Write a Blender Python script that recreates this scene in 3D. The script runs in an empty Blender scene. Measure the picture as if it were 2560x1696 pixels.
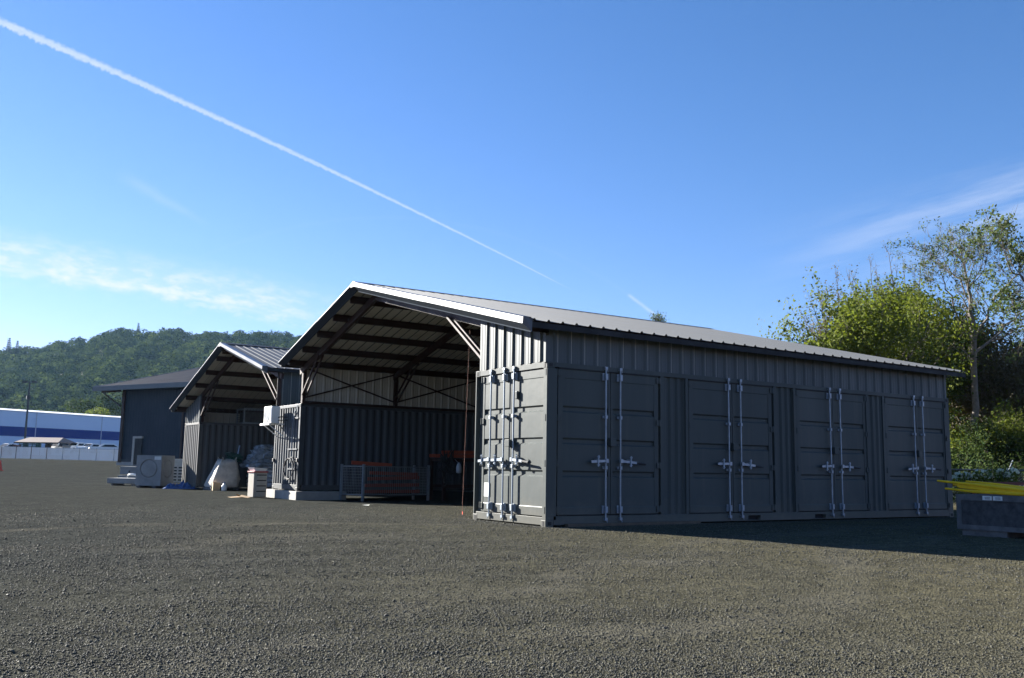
import bpy, math, random
import numpy as np
from mathutils import Vector
random.seed(7); RNG = np.random.default_rng(7)
S = bpy.context.scene
COL = S.collection
PI = math.pi

# ------------------------------------------------------------------ camera
CAM = np.array([-9.5676, -13.4705, 1.0072]); FPX = 2342.25
YAW, PIT, ROL = -0.57926, 0.13683, 0.0168
cy_, sy_, cp_, sp_ = math.cos(YAW), math.sin(YAW), math.cos(PIT), math.sin(PIT)
FW = np.array([-sy_*cp_, cy_*cp_, sp_]); R0 = np.array([cy_, sy_, 0.0]); U0 = np.cross(R0, FW)
RT = math.cos(ROL)*R0+math.sin(ROL)*U0; UP = -math.sin(ROL)*R0+math.cos(ROL)*U0
cam = bpy.data.cameras.new('camera'); camo = bpy.data.objects.new('camera', cam); COL.objects.link(camo)
cam.sensor_width = 36.0; cam.lens = FPX/2560*36.0; cam.clip_start = 0.1; cam.clip_end = 6000
from mathutils import Matrix
m = Matrix(((RT[0], UP[0], -FW[0], CAM[0]), (RT[1], UP[1], -FW[1], CAM[1]), (RT[2], UP[2], -FW[2], CAM[2]), (0, 0, 0, 1)))
camo.matrix_world = m
S.camera = camo

def at(u, v, d):
    """world point seen at photo pixel (u, v), d metres along the view axis"""
    return CAM + d*(FW+(u-1280)/FPX*RT-(v-848)/FPX*UP)
def direc(u, v):
    d = FW+(u-1280)/FPX*RT-(v-848)/FPX*UP
    return d/np.linalg.norm(d)
def sm(a, b, t):
    t = np.clip((np.asarray(t, float)-a)/(b-a), 0, 1); return t*t*(3-2*t)
def gz(x, y):
    k = np.maximum(0, -.579*x-.815*y-1)
    return -.035*np.minimum(k, 24)-.15*sm(2, 14, y)+1.05*sm(34, 105, y)+.3*sm(100, 150, y)-.5*sm(14, 36, x)*(1-sm(20, 60, y))

def undul(X, Y):
    near = np.exp(-np.hypot(X-CAM[0], Y-CAM[1])/40.)
    return near*(.012*np.sin(X*1.7+.6*np.sin(Y*.9))*np.sin(Y*1.3+.8*np.sin(X*.7))+.008*np.sin(X*4.1+Y*2.7)*np.sin(Y*3.7-X*1.9))*sm(.3, 3, np.hypot(X-np.clip(X, 0, 12.2), Y-np.clip(Y, 0, 2.44)))

# ------------------------------------------------------------------ materials
MATS = {}
def mat(name, col, rough=.6, metal=0., var=.12, vscale=3., bump=0., bscale=60., spec=.5, streak=False, col2=None, coat=0., transl=0.):
    m = bpy.data.materials.new(name); m.use_nodes = True; MATS[name] = m
    nt = m.node_tree; b = nt.nodes['Principled BSDF']; L = nt.links.new
    b.inputs['Roughness'].default_value = rough; b.inputs['Metallic'].default_value = metal
    b.inputs['Specular IOR Level'].default_value = spec
    if coat: b.inputs['Coat Weight'].default_value = coat; b.inputs['Coat Roughness'].default_value = .15
    g = nt.nodes.new('ShaderNodeNewGeometry')
    mp = nt.nodes.new('ShaderNodeMapping'); L(g.outputs['Position'], mp.inputs['Vector'])
    if streak: mp.inputs['Scale'].default_value = (1, 1, .12)
    n = nt.nodes.new('ShaderNodeTexNoise'); n.inputs['Scale'].default_value = vscale; n.inputs['Detail'].default_value = 6
    n.inputs['Roughness'].default_value = .62
    L(mp.outputs['Vector'], n.inputs['Vector'])
    r = nt.nodes.new('ShaderNodeValToRGB'); L(n.outputs['Fac'], r.inputs['Fac'])
    c = np.array(col); d = c*(1-var) if col2 is None else np.array(col2)
    u = c*(1+var)
    r.color_ramp.elements[0].position = .3; r.color_ramp.elements[1].position = .7
    r.color_ramp.elements[0].color = (*d, 1); r.color_ramp.elements[1].color = (*u, 1)
    L(r.outputs['Color'], b.inputs['Base Color'])
    mr = nt.nodes.new('ShaderNodeMapRange'); L(n.outputs['Fac'], mr.inputs['Value'])
    mr.inputs['From Min'].default_value = .3; mr.inputs['From Max'].default_value = .7
    mr.inputs['To Min'].default_value = min(1, rough*1.12); mr.inputs['To Max'].default_value = rough*.88
    L(mr.outputs['Result'], b.inputs['Roughness'])
    if bump:
        n2 = nt.nodes.new('ShaderNodeTexNoise'); n2.inputs['Scale'].default_value = bscale; n2.inputs['Detail'].default_value = 4
        L(g.outputs['Position'], n2.inputs['Vector'])
        bp = nt.nodes.new('ShaderNodeBump'); bp.inputs['Strength'].default_value = bump; bp.inputs['Distance'].default_value = .02
        L(n2.outputs['Fac'], bp.inputs['Height']); L(bp.outputs['Normal'], b.inputs['Normal'])
    return m
def dusty(m, z0=.05, z1=.55, col=(.13, .12, .095), amt=.55):
    '''dried mud and dust splashed on the lowest part of a wall, plus a few faint runs'''
    nt = m.node_tree; L = nt.links.new; b = nt.nodes['Principled BSDF']; src = b.inputs['Base Color'].links[0].from_socket
    g = nt.nodes.new('ShaderNodeNewGeometry'); sx = nt.nodes.new('ShaderNodeSeparateXYZ'); L(g.outputs['Position'], sx.inputs[0])
    n = nt.nodes.new('ShaderNodeTexNoise'); n.inputs['Scale'].default_value = 2.2; n.inputs['Detail'].default_value = 7; n.inputs['Roughness'].default_value = .7; L(g.outputs['Position'], n.inputs['Vector'])
    a = nt.nodes.new('ShaderNodeMath'); a.operation = 'MULTIPLY_ADD'; L(n.outputs['Fac'], a.inputs[0]); a.inputs[1].default_value = -.9; L(sx.outputs['Z'], a.inputs[2])
    r = nt.nodes.new('ShaderNodeMapRange'); L(a.outputs[0], r.inputs['Value']); r.inputs['From Min'].default_value = z0-.5; r.inputs['From Max'].default_value = z1-.5; r.inputs['To Min'].default_value = amt; r.inputs['To Max'].default_value = 0
    mp = nt.nodes.new('ShaderNodeMapping'); mp.inputs['Scale'].default_value = (7, 7, .35); L(g.outputs['Position'], mp.inputs['Vector'])
    n2 = nt.nodes.new('ShaderNodeTexNoise'); n2.inputs['Scale'].default_value = 1.; n2.inputs['Detail'].default_value = 5; L(mp.outputs[0], n2.inputs['Vector'])
    r2 = nt.nodes.new('ShaderNodeMapRange'); L(n2.outputs['Fac'], r2.inputs['Value']); r2.inputs['From Min'].default_value = .56; r2.inputs['From Max'].default_value = .78; r2.inputs['To Max'].default_value = .3
    mx = nt.nodes.new('ShaderNodeMath'); mx.operation = 'MAXIMUM'; L(r.outputs[0], mx.inputs[0]); L(r2.outputs[0], mx.inputs[1])
    c = nt.nodes.new('ShaderNodeMix'); c.data_type = 'RGBA'; L(mx.outputs[0], c.inputs['Factor']); L(src, c.inputs[6]); c.inputs[7].default_value = (*col, 1); L(c.outputs[2], b.inputs['Base Color'])
def leafmat(name, c1, c2, rough=.5, tr=.35, spec=.2):
    m = bpy.data.materials.new(name); m.use_nodes = True
    nt = m.node_tree; b = nt.nodes['Principled BSDF']; L = nt.links.new; out = nt.nodes['Material Output']
    b.inputs['Roughness'].default_value = rough; b.inputs['Specular IOR Level'].default_value = spec
    r = nt.nodes.new('ShaderNodeMix'); r.data_type = 'RGBA'
    a = nt.nodes.new('ShaderNodeAttribute'); a.attribute_name = 'tint'
    L(a.outputs['Fac'], r.inputs['Factor'])
    r.inputs[6].default_value = (*c1, 1); r.inputs[7].default_value = (*c2, 1)
    L(r.outputs[2], b.inputs['Base Color'])
    t = nt.nodes.new('ShaderNodeBsdfTranslucent')
    hs = nt.nodes.new('ShaderNodeHueSaturation'); hs.inputs['Value'].default_value = 1.5; hs.inputs['Saturation'].default_value = 1.1
    L(r.outputs[2], hs.inputs['Color']); L(hs.outputs['Color'], t.inputs['Color'])
    mx = nt.nodes.new('ShaderNodeMixShader'); mx.inputs[0].default_value = tr
    L(b.outputs[0], mx.inputs[1]); L(t.outputs[0], mx.inputs[2]); L(mx.outputs[0], out.inputs['Surface'])
    return m

PAINT = mat('container paint', (.055, .065, .063), .5, 0, .1, 1.2, .35, 1.7, streak=True, spec=.16)
PAINT_BLUE = mat('blue grey container paint', (.055, .063, .072), .5, 0, .08, 1.2, .05, 9, streak=True, spec=.3)
PAINT_B = mat('worn grey container paint', (.07, .071, .07), .55, 0, .1, 1.2, .05, 9, streak=True, spec=.3)
CLAD = mat('grey cladding', (.063, .076, .079), .5, 0, .05, 1.0, streak=True, spec=.3)
ROOF = mat('charcoal roof steel', (.07, .076, .084), .55, .0, .06, .7, spec=.2)
TRIM = mat('flashing', (.04, .046, .055), .34, 0, .08, 1.5, spec=.45)
TRIM_FACE = mat('flashing front', (.05, .058, .07), .8, 0, .08, 1.5, spec=.0)
LINER = mat('pale liner', (.46, .43, .37), .6, 0, .14, .8)
STEEL = mat('brown primer steel', (.034, .018, .015), .6, 0, .2, 2., spec=.25)
GALV = mat('galvanised steel', (.25, .29, .335), .45, .5, .16, 8.)
DARK = mat('dark gap', (.012, .012, .013), .8)
RUBBER = mat('black rubber', (.015, .015, .016), .6)
CONC = mat('concrete', (.3, .29, .265), .85, 0, .12, 3., .25, 40)
CONC_D = mat('grey precast concrete', (.25, .255, .25), .85, 0, .14, 2.5, .25, 40)
WHITE = mat('white enamel', (.75, .75, .72), .4, 0, .04, 4.)
OFFW = mat('ivory plastic', (.36, .335, .28), .55, 0, .12, 5.)
REDP = mat('red plastic', (.35, .03, .025), .5)
ORANGE = mat('orange paint', (.28, .045, .018), .5, 0, .15, 4.)
YELLOW = mat('yellow paint', (.75, .46, .004), .5, 0, .1, 6., spec=.3)
WOOD = mat('weathered timber', (.1, .1, .1), .85, 0, .3, 5., .4, 30)
PLY = mat('weathered plywood', (.05, .051, .053), .85, 0, .4, 9., .5, 24)
TIMBER = mat('brown timber', (.09, .065, .042), .8, 0, .2, 6., .3, 30)
CARD = mat('cardboard', (.42, .29, .16), .8, 0, .12, 6.)
BAG = mat('woven bulk bag', (.5, .45, .375), .75, 0, .25, 4., .5, 16)
SACK = mat('grey sacks', (.4, .44, .49), .4, 0, .25, 4., .4, 12)
PLASTIC_BLK = mat('grey plastic wrap', (.24, .29, .34), .25, 0, .5, 5., .7, 8)
BLUE = mat('blue tarpaulin', (.03, .08, .22), .45, 0, .3, 6., .4, 14)
NAVY = mat('navy cladding', (.012, .023, .039), .6, 0, .05, .6, spec=.2)
NAVYROOF = mat('navy roof', (.007, .010, .021), .8, 0, .06, .5, spec=.02)
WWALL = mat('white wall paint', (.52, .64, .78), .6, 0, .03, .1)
BLUEBAND = mat('deep blue band', (.002, .028, .2), .9, 0, .03, .1, spec=.05)
FENCEW = mat('white fence slats', (.66, .65, .63), .6, 0, .08, .5)
BROWNROOF = mat('brown shingles', (.17, .125, .1), .7, 0, .15, 2.)
RUST = mat('rust red', (.13, .028, .018), .6, 0, .2, 6.)
GREENP = mat('green paint', (.01, .06, .04), .5, 0, .15, 2.)
FENCE_BLUE = mat('weathered fence steel', (.05, .068, .09), .5, .2, .1, 4.)
POLE = mat('dark pole steel', (.02, .024, .03), .5)
WIRE = mat('galvanised wire', (.2, .215, .23), .45, .5, .1, 6.)
GLASS_D = mat('dark glass', (.008, .009, .011), .25, 0, .05, spec=.3)
BARK = mat('bark', (.1, .085, .07), .9, 0, .3, 6., .5, 25)
BARK_PALE = mat('pale bark', (.13, .115, .1), .9, 0, .3, 6., .5, 25)
PAPER = mat('label paper', (.62, .64, .62), .6)
CONE_O = mat('traffic cone orange', (.75, .08, .03), .5)
STRING = mat('string line', (.3, .12, .08), .7)

for m_ in (PAINT, PAINT_BLUE, PAINT_B): dusty(m_)
# ------------------------------------------------------------------ mesh builder
LOC = {}
class MB:
    def __init__(s): s.v = []; s.f = []; s.tint = []
    def add(s, vs, fs):
        o = len(s.v); s.v += [tuple(map(float, p)) for p in vs]; s.f += [tuple(i+o for i in f) for f in fs]; return s
    def box(s, x0, x1, y0, y1, z0, z1, tf=None):
        P = [(x, y, z) for x in (x0, x1) for y in (y0, y1) for z in (z0, z1)]
        if tf: P = [tf(*p) for p in P]
        return s.add(P, [(0, 1, 3, 2), (4, 6, 7, 5), (0, 4, 5, 1), (2, 3, 7, 6), (0, 2, 6, 4), (1, 5, 7, 3)])
    def quad(s, a, b, c, d): return s.add([a, b, c, d], [(0, 1, 2, 3)])
    def bar(s, p, q, w, h, up=(0, 0, 1)):
        p = np.array(p, float); q = np.array(q, float); d = q-p; d /= np.linalg.norm(d)
        up = np.array(up, float)
        if abs(d@up) > .98: up = np.array([1., 0, 0])
        a = np.cross(d, up); a /= np.linalg.norm(a); b = np.cross(a, d)
        P = [e+sa*a*w/2+sb*b*h/2 for e in (p, q) for sa in (-1, 1) for sb in (-1, 1)]
        return s.add(P, [(0, 1, 3, 2), (4, 6, 7, 5), (0, 4, 5, 1), (2, 3, 7, 6), (0, 2, 6, 4), (1, 5, 7, 3)])
    def tube(s, pts, rad, n=8, cap=True):
        pts = [np.array(p, float) for p in pts]
        if not hasattr(rad, '__len__'): rad = [rad]*len(pts)
        o = len(s.v); ref = np.array([.31, .17, .93])
        for i, p in enumerate(pts):
            d = pts[min(i+1, len(pts)-1)]-pts[max(i-1, 0)]; d = d/(np.linalg.norm(d)+1e-9)
            r = ref if abs(d@ref) < .95 else np.array([1., 0, 0])
            a = np.cross(d, r); a /= np.linalg.norm(a); b = np.cross(d, a)
            for k in range(n):
                t = 2*PI*k/n; s.v.append(tuple(p+rad[i]*(math.cos(t)*a+math.sin(t)*b)))
        for i in range(len(pts)-1):
            for k in range(n):
                k2 = (k+1) % n; s.f.append((o+i*n+k, o+i*n+k2, o+(i+1)*n+k2, o+(i+1)*n+k))
        if cap:
            s.f.append(tuple(o+k for k in range(n))[::-1]); s.f.append(tuple(o+(len(pts)-1)*n+k for k in range(n)))
        return s
    def lathe(s, c, prof, n=20):
        o = len(s.v)
        for r, z in prof:
            for k in range(n):
                t = 2*PI*k/n; s.v.append((c[0]+r*math.cos(t), c[1]+r*math.sin(t), c[2]+z))
        for i in range(len(prof)-1):
            for k in range(n):
                k2 = (k+1) % n; s.f.append((o+i*n+k, o+i*n+k2, o+(i+1)*n+k2, o+(i+1)*n+k))
        s.f.append(tuple(o+(len(prof)-1)*n+k for k in range(n)))
        return s
    def strip(s, pr, fn):
        """extrude a profile of (a, h) between two ends: fn(a, h, 0|1) -> point"""
        P = []
        for a, h in pr: P += [fn(a, h, 0), fn(a, h, 1)]
        return s.add(P, [(2*i, 2*i+2, 2*i+3, 2*i+1) for i in range(len(pr)-1)])
    def build(s, name, mt, parent=None, local=False, smooth=False, bevel=0.):
        me = bpy.data.meshes.new(name)
        off = np.array(LOC.get(parent.name, (0, 0, 0))) if (parent and not local) else np.zeros(3)
        V = np.array(s.v, float)-off
        me.from_pydata(V.tolist(), [], s.f)
        if smooth:
            for p in me.polygons: p.use_smooth = True
        me.materials.append(mt)
        o = bpy.data.objects.new(name, me); COL.objects.link(o)
        if parent: o.parent = parent; LOC[o.name] = LOC.get(parent.name, (0, 0, 0))
        if bevel:
            b = o.modifiers.new('bevel', 'BEVEL'); b.width = bevel; b.segments = 2; b.limit_method = 'ANGLE'
        return o
def tag(o, label=None, cat=None, group=None, kind=None):
    if label: o['label'] = label
    if cat: o['category'] = cat
    if group: o['group'] = group
    if kind: o['kind'] = kind
    return o
def thing(name, label, cat, loc=(0, 0, 0), rz=0., group=None):
    o = bpy.data.objects.new(name, None); COL.objects.link(o); o.location = [float(c) for c in loc]; o.rotation_euler = (0, 0, rz)
    o.empty_display_size = .2; LOC[o.name] = tuple(float(c) for c in loc)
    return tag(o, label, cat, group)
def copy_tree(o, loc=None, label=None):
    c = o.copy(); COL.objects.link(c)
    for ch in list(o.children):
        d = ch.copy(); COL.objects.link(d); d.parent = c
        for g in list(ch.children):
            e = g.copy(); COL.objects.link(e); e.parent = d
    if loc is not None: c.location = [float(q) for q in loc]
    if label: c['label'] = label
    return c

def corr(a0, a1, period=.278, depth=.036, w=(.07, .068, .07, .07)):
    pr = []; a = a0
    while a < a1-1e-6:
        for da, h in ((0, 0), (w[0], 0), (w[0]+w[1], -depth), (w[0]+w[1]+w[2], -depth)):
            if a+da < a1: pr.append((a+da, h))
        a += period
    pr.append((a1, 0)); return pr
def ribs(a0, a1, period=.305, h=.032, base=.085, top=.03, phase=0.):
    pr = [(a0, 0)]; a = a0+phase+period/2
    while a+base/2 < a1:
        pr += [(a-base/2, 0), (a-top/2, h), (a+top/2, h), (a+base/2, 0)]
        q = a+period/2                                            # stiffening swage in the pan
        if q+.03 < a1: pr += [(q-.07, 0), (q-.06, .004), (q-.045, .004), (q-.035, 0), (q+.035, 0), (q+.045, .004), (q+.06, .004), (q+.07, 0)]
        a += period
    pr.append((a1, 0)); return pr

# ------------------------------------------------------------------ ground
def build_ground():
    nr, na = 170, 300
    r = np.concatenate([[0.0], np.geomspace(1.5, 1600, nr)])
    th = np.linspace(0, 2*PI, na, endpoint=False)
    X = CAM[0]+r[:, None]*np.cos(th); Y = CAM[1]+r[:, None]*np.sin(th)
    Z = gz(X, Y)
    Z = gz(X, Y)+undul(X, Y)
    V = np.stack([X, Y, Z], -1).reshape(-1, 3)
    f = []
    for i in range(nr):
        for k in range(na):
            k2 = (k+1) % na; f.append((i*na+k, i*na+k2, (i+1)*na+k2, (i+1)*na+k))
    me = bpy.data.meshes.new('ground'); me.from_pydata(V.tolist(), [], f)
    for p in me.polygons: p.use_smooth = True
    m = bpy.data.materials.new('gravel'); m.use_nodes = True; me.materials.append(m)
    nt = m.node_tree; L = nt.links.new; b = nt.nodes['Principled BSDF']; N = nt.nodes.new
    b.inputs['Roughness'].default_value = 1.; b.inputs['Specular IOR Level'].default_value = .0
    g = N('ShaderNodeNewGeometry')
    def noise(sc, det=5, ro=.6):
        n = N('ShaderNodeTexNoise'); n.inputs['Scale'].default_value = sc; n.inputs['Detail'].default_value = det; n.inputs['Roughness'].default_value = ro
        L(g.outputs['Position'], n.inputs['Vector']); return n
    def vor(sc, feat='F1'):
        v = N('ShaderNodeTexVoronoi'); v.inputs['Scale'].default_value = sc; v.feature = feat
        L(g.outputs['Position'], v.inputs['Vector']); return v
    def mixc(fac, a, b_, mode='MIX'):
        x = N('ShaderNodeMix'); x.data_type = 'RGBA'; x.blend_type = mode
        if isinstance(fac, float): x.inputs['Factor'].default_value = fac
        else: L(fac, x.inputs['Factor'])
        for k, c in ((6, a), (7, b_)):
            if isinstance(c, tuple): x.inputs[k].default_value = (*c, 1)
            else: L(c, x.inputs[k])
        return x.outputs[2]
    def ramp(o, p0, p1, c0=0., c1=1.):
        q = N('ShaderNodeMapRange'); L(o, q.inputs['Value']); q.inputs['From Min'].default_value = p0; q.inputs['From Max'].default_value = p1
        q.inputs['To Min'].default_value = c0; q.inputs['To Max'].default_value = c1; return q.outputs['Result']
    # olive mossy fines build up to the right, bluish clean stone to the left
    sx = N('ShaderNodeVectorMath'); sx.operation = 'DOT_PRODUCT'; L(g.outputs['Position'], sx.inputs[0]); sx.inputs[1].default_value = (.80, -.6, 0)
    big = noise(.22, 4)
    ad = N('ShaderNodeMath'); ad.operation = 'MULTIPLY_ADD'; L(big.outputs['Fac'], ad.inputs[0]); ad.inputs[1].default_value = 9.; L(sx.outputs['Value'], ad.inputs[2])
    moss = ramp(ad.outputs[0], -2., 13.)
    base = mixc(moss, (.045, .048, .045), (.094, .086, .052))
    med = noise(1.4, 6, .65)
    base = mixc(ramp(med.outputs['Fac'], .35, .7, 0., .35), base, (.04, .041, .039))
    pt = noise(.55, 5, .6); base = mixc(1., base, mixc(ramp(pt.outputs['Fac'], .3, .7), (.86, .87, .88), (1.14, 1.13, 1.1)), 'MULTIPLY')
    gr = noise(5., 6, .75); base = mixc(1., base, mixc(ramp(gr.outputs['Fac'], .3, .7), (.6, .61, .62), (1.4, 1.38, 1.35)), 'MULTIPLY')
    v1 = vor(42.); v2 = vor(90.)
    st = mixc(ramp(v1.outputs['Color'], 0, 1., 0., 1.), (.55, .55, .56), (1.5, 1.47, 1.42))
    base = mixc(1., base, st, 'MULTIPLY')
    L(base, b.inputs['Base Color'])
    # wheel lanes, pressed and a little paler
    ln = noise(.12, 2); tot = None
    for vx, vy, offs in ((.30, -.954, (4.2, 6.1)), (.62, -.785, (9.0, 10.9)), (-.05, -1., (-1.5, .3))):
        dv = N('ShaderNodeVectorMath'); dv.operation = 'DOT_PRODUCT'; L(g.outputs['Position'], dv.inputs[0]); dv.inputs[1].default_value = (vx, vy, 0)
        ma = N('ShaderNodeMath'); ma.operation = 'MULTIPLY_ADD'; L(ln.outputs['Fac'], ma.inputs[0]); ma.inputs[1].default_value = 7.; L(dv.outputs['Value'], ma.inputs[2])
        for o_ in offs:
            sb = N('ShaderNodeMath'); sb.operation = 'SUBTRACT'; L(ma.outputs[0], sb.inputs[0]); sb.inputs[1].default_value = o_+3.5
            ab = N('ShaderNodeMath'); ab.operation = 'ABSOLUTE'; L(sb.outputs[0], ab.inputs[0])
            w_ = ramp(ab.outputs[0], .12, .38, 1., 0.)
            if tot is None: tot = w_
            else:
                mm = N('ShaderNodeMath'); mm.operation = 'MAXIMUM'; L(tot, mm.inputs[0]); L(w_, mm.inputs[1]); tot = mm.outputs[0]
    lf = N('ShaderNodeMath'); lf.operation = 'MULTIPLY'; L(tot, lf.inputs[0]); L(ramp(noise(.7, 4).outputs['Fac'], .35, .65, 0., .55), lf.inputs[1])
    base = mixc(lf.outputs[0], base, (.118, .11, .085))
    L(base, b.inputs['Base Color'])
    # stones
    h1 = ramp(v1.outputs['Distance'], 0., .75, 1., 0.); h2 = ramp(v2.outputs['Distance'], 0., .75, .45, 0.)
    a1 = N('ShaderNodeMath'); a1.operation = 'ADD'; L(h1, a1.inputs[0]); L(h2, a1.inputs[1])
    n3 = noise(7., 4); a2 = N('ShaderNodeMath'); a2.operation = 'MULTIPLY_ADD'; L(n3.outputs['Fac'], a2.inputs[0]); a2.inputs[1].default_value = 1.6; L(a1.outputs[0], a2.inputs[2])
    bp = N('ShaderNodeBump'); bp.inputs['Strength'].default_value = .8; bp.inputs['Distance'].default_value = .012
    L(a2.outputs[0], bp.inputs['Height']); L(bp.outputs['Normal'], b.inputs['Normal'])
    o = bpy.data.objects.new('ground', me); COL.objects.link(o); o['kind'] = 'structure'
build_ground()

def build_gravel():
    """loose stones lying on the yard, real little polyhedra, thinning out with distance"""
    n = 290000
    # sample: angle within the view, distance with density ~ 1/r
    rr = np.exp(RNG.uniform(math.log(5.2), math.log(34), n))
    aa = math.atan2(FW[1], FW[0])+RNG.uniform(-.56, .56, n)
    x = CAM[0]+rr*np.cos(aa); y = CAM[1]+rr*np.sin(aa)
    patch = np.sin(x*.45+1.3*np.sin(y*.31+1.))*np.sin(y*.52+1.1*np.sin(x*.37))+.5*np.sin(x*1.3+2*np.sin(y*.9))*np.sin(y*1.5)
    keep = (RNG.random(n) > sm(12, 32, rr)) & (RNG.random(n) < .35+.65*sm(-.7, .5, patch)) & ~((x > -.02) & (x < 12.3) & (y > -.02) & (y < 2.5)); x, y, rr = x[keep], y[keep], rr[keep]
    e1 = RNG.exponential(.09, 5000); x = np.concatenate([x, RNG.uniform(-.1, 12.4, 2600), -.01-e1[:1400], RNG.uniform(3.3, 12., 1000)]); y = np.concatenate([y, -.13-e1[1400:4000], RNG.uniform(-.15, 2.7, 1400), -.02-e1[4000:]])
    rr = np.concatenate([rr, np.full(5000, 16.)]); n = len(x)
    z = gz(x, y)+undul(x, y)
    s = RNG.uniform(.003, .0085, n)*(1+.6*(RNG.random(n) > .98)+.9*(RNG.random(n) > .998))*(.9+rr/30.)
    oc = np.array([(1, 0, 0), (-1, 0, 0), (0, 1, 0), (0, -1, 0), (0, 0, 1), (0, 0, -1)], float)
    F = np.array([(0, 2, 4), (2, 1, 4), (1, 3, 4), (3, 0, 4), (2, 0, 5), (1, 2, 5), (3, 1, 5), (0, 3, 5)])
    V = oc[None]*RNG.uniform(.65, 1.35, (n, 6, 1))+RNG.normal(0, .18, (n, 6, 3))
    th = RNG.uniform(0, 2*PI, n); c, d = np.cos(th), np.sin(th)
    V[:, :, 2] *= .7
    # cube-ish tilt
    tl = RNG.uniform(-.6, .6, n); ct, stt = np.cos(tl)[:, None], np.sin(tl)[:, None]
    X1 = V[:, :, 0]*ct+V[:, :, 2]*stt; Z1 = -V[:, :, 0]*stt+V[:, :, 2]*ct; V[:, :, 0] = X1; V[:, :, 2] = Z1
    W = np.empty_like(V)
    W[:, :, 0] = V[:, :, 0]*c[:, None]-V[:, :, 1]*d[:, None]; W[:, :, 1] = V[:, :, 0]*d[:, None]+V[:, :, 1]*c[:, None]; W[:, :, 2] = V[:, :, 2]
    W *= s[:, None, None]; W += np.stack([x, y, z+s*.35], -1)[:, None]
    me = bpy.data.meshes.new('gravel_stones')
    tri = (F[None]+6*np.arange(n)[:, None, None]).reshape(-1)
    me.vertices.add(6*n); me.vertices.foreach_set('co', W.reshape(-1).astype(np.float32))
    me.loops.add(len(tri)); me.loops.foreach_set('vertex_index', tri.astype(np.int32))
    npoly = len(tri)//3
    me.polygons.add(npoly); me.polygons.foreach_set('loop_start', (np.arange(npoly)*3).astype(np.int32)); me.polygons.foreach_set('loop_total', np.full(npoly, 3, np.int32))
    me.update()
    at_ = me.attributes.new('tint', 'FLOAT', 'POINT'); at_.data.foreach_set('value', np.repeat(RNG.random(n), 6).astype(np.float32))
    m = bpy.data.materials.new('loose stone'); m.use_nodes = True; nt = m.node_tree; b = nt.nodes['Principled BSDF']
    a = nt.nodes.new('ShaderNodeAttribute'); a.attribute_name = 'tint'
    r = nt.nodes.new('ShaderNodeValToRGB'); nt.links.new(a.outputs['Fac'], r.inputs['Fac']); nt.links.new(r.outputs['Color'], b.inputs['Base Color'])
    e = r.color_ramp.elements; e[0].color = (.034, .035, .033, 1); e[1].color = (.14, .133, .1, 1)
    k = e.new(.5); k.color = (.06, .059, .046, 1); k = e.new(.96); k.color = (.095, .089, .062, 1)
    b.inputs['Roughness'].default_value = .8; b.inputs['Specular IOR Level'].default_value = .3
    me.materials.append(m)
    o = bpy.data.objects.new('gravel_stones', me); COL.objects.link(o); o['kind'] = 'stuff'
    o['label'] = 'loose grey crushed stones covering the yard'; o['category'] = 'gravel'
build_gravel()

# ------------------------------------------------------------------ container doors
def leaf(mb, s0, s1, z0, z1, c0, c1, M, chan):
    pr = [(z0, 0), (.33, 0), (.345, -.007)]
    for a, b in chan: pr += [(a, -.007), (a+.03, -.04), (b-.03, -.04), (b, -.007)]
    pr += [(2.615, -.007), (2.63, 0), (z1, 0)]
    mb.strip(pr, lambda a, h, e: M((c0, c1)[e], h, a))
    for e0, e1 in ((s0, c0), (c1, s1)): mb.quad(M(e0, 0, z0), M(e1, 0, z0), M(e1, 0, z1), M(e0, 0, z1))
    for c in (c0, c1):
        segs = [[(.33, 0), (.345, -.007)]]
        P = [M(c, h, a) for a, h in pr]; Q = [M(c, 0, a) for a, h in pr]
        for i in range(len(pr)-1):
            if pr[i][1] != 0 or pr[i+1][1] != 0: mb.add([P[i], P[i+1], Q[i+1], Q[i]], [(0, 1, 2, 3)])
    t = -.055
    mb.quad(M(s0, 0, z0), M(s0, 0, z1), M(s0, t, z1), M(s0, t, z0)); mb.quad(M(s1, 0, z0), M(s1, 0, z1), M(s1, t, z1), M(s1, t, z0))
    mb.quad(M(s0, 0, z1), M(s1, 0, z1), M(s1, t, z1), M(s0, t, z1)); mb.quad(M(s0, 0, z0), M(s1, 0, z0), M(s1, t, z0), M(s0, t, z0))
    mb.quad(M(s0, t, z0), M(s1, t, z0), M(s1, t, z1), M(s0, t, z1))
CH = ((.86, .98), (1.44, 1.56), (2.01, 2.13))
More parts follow.
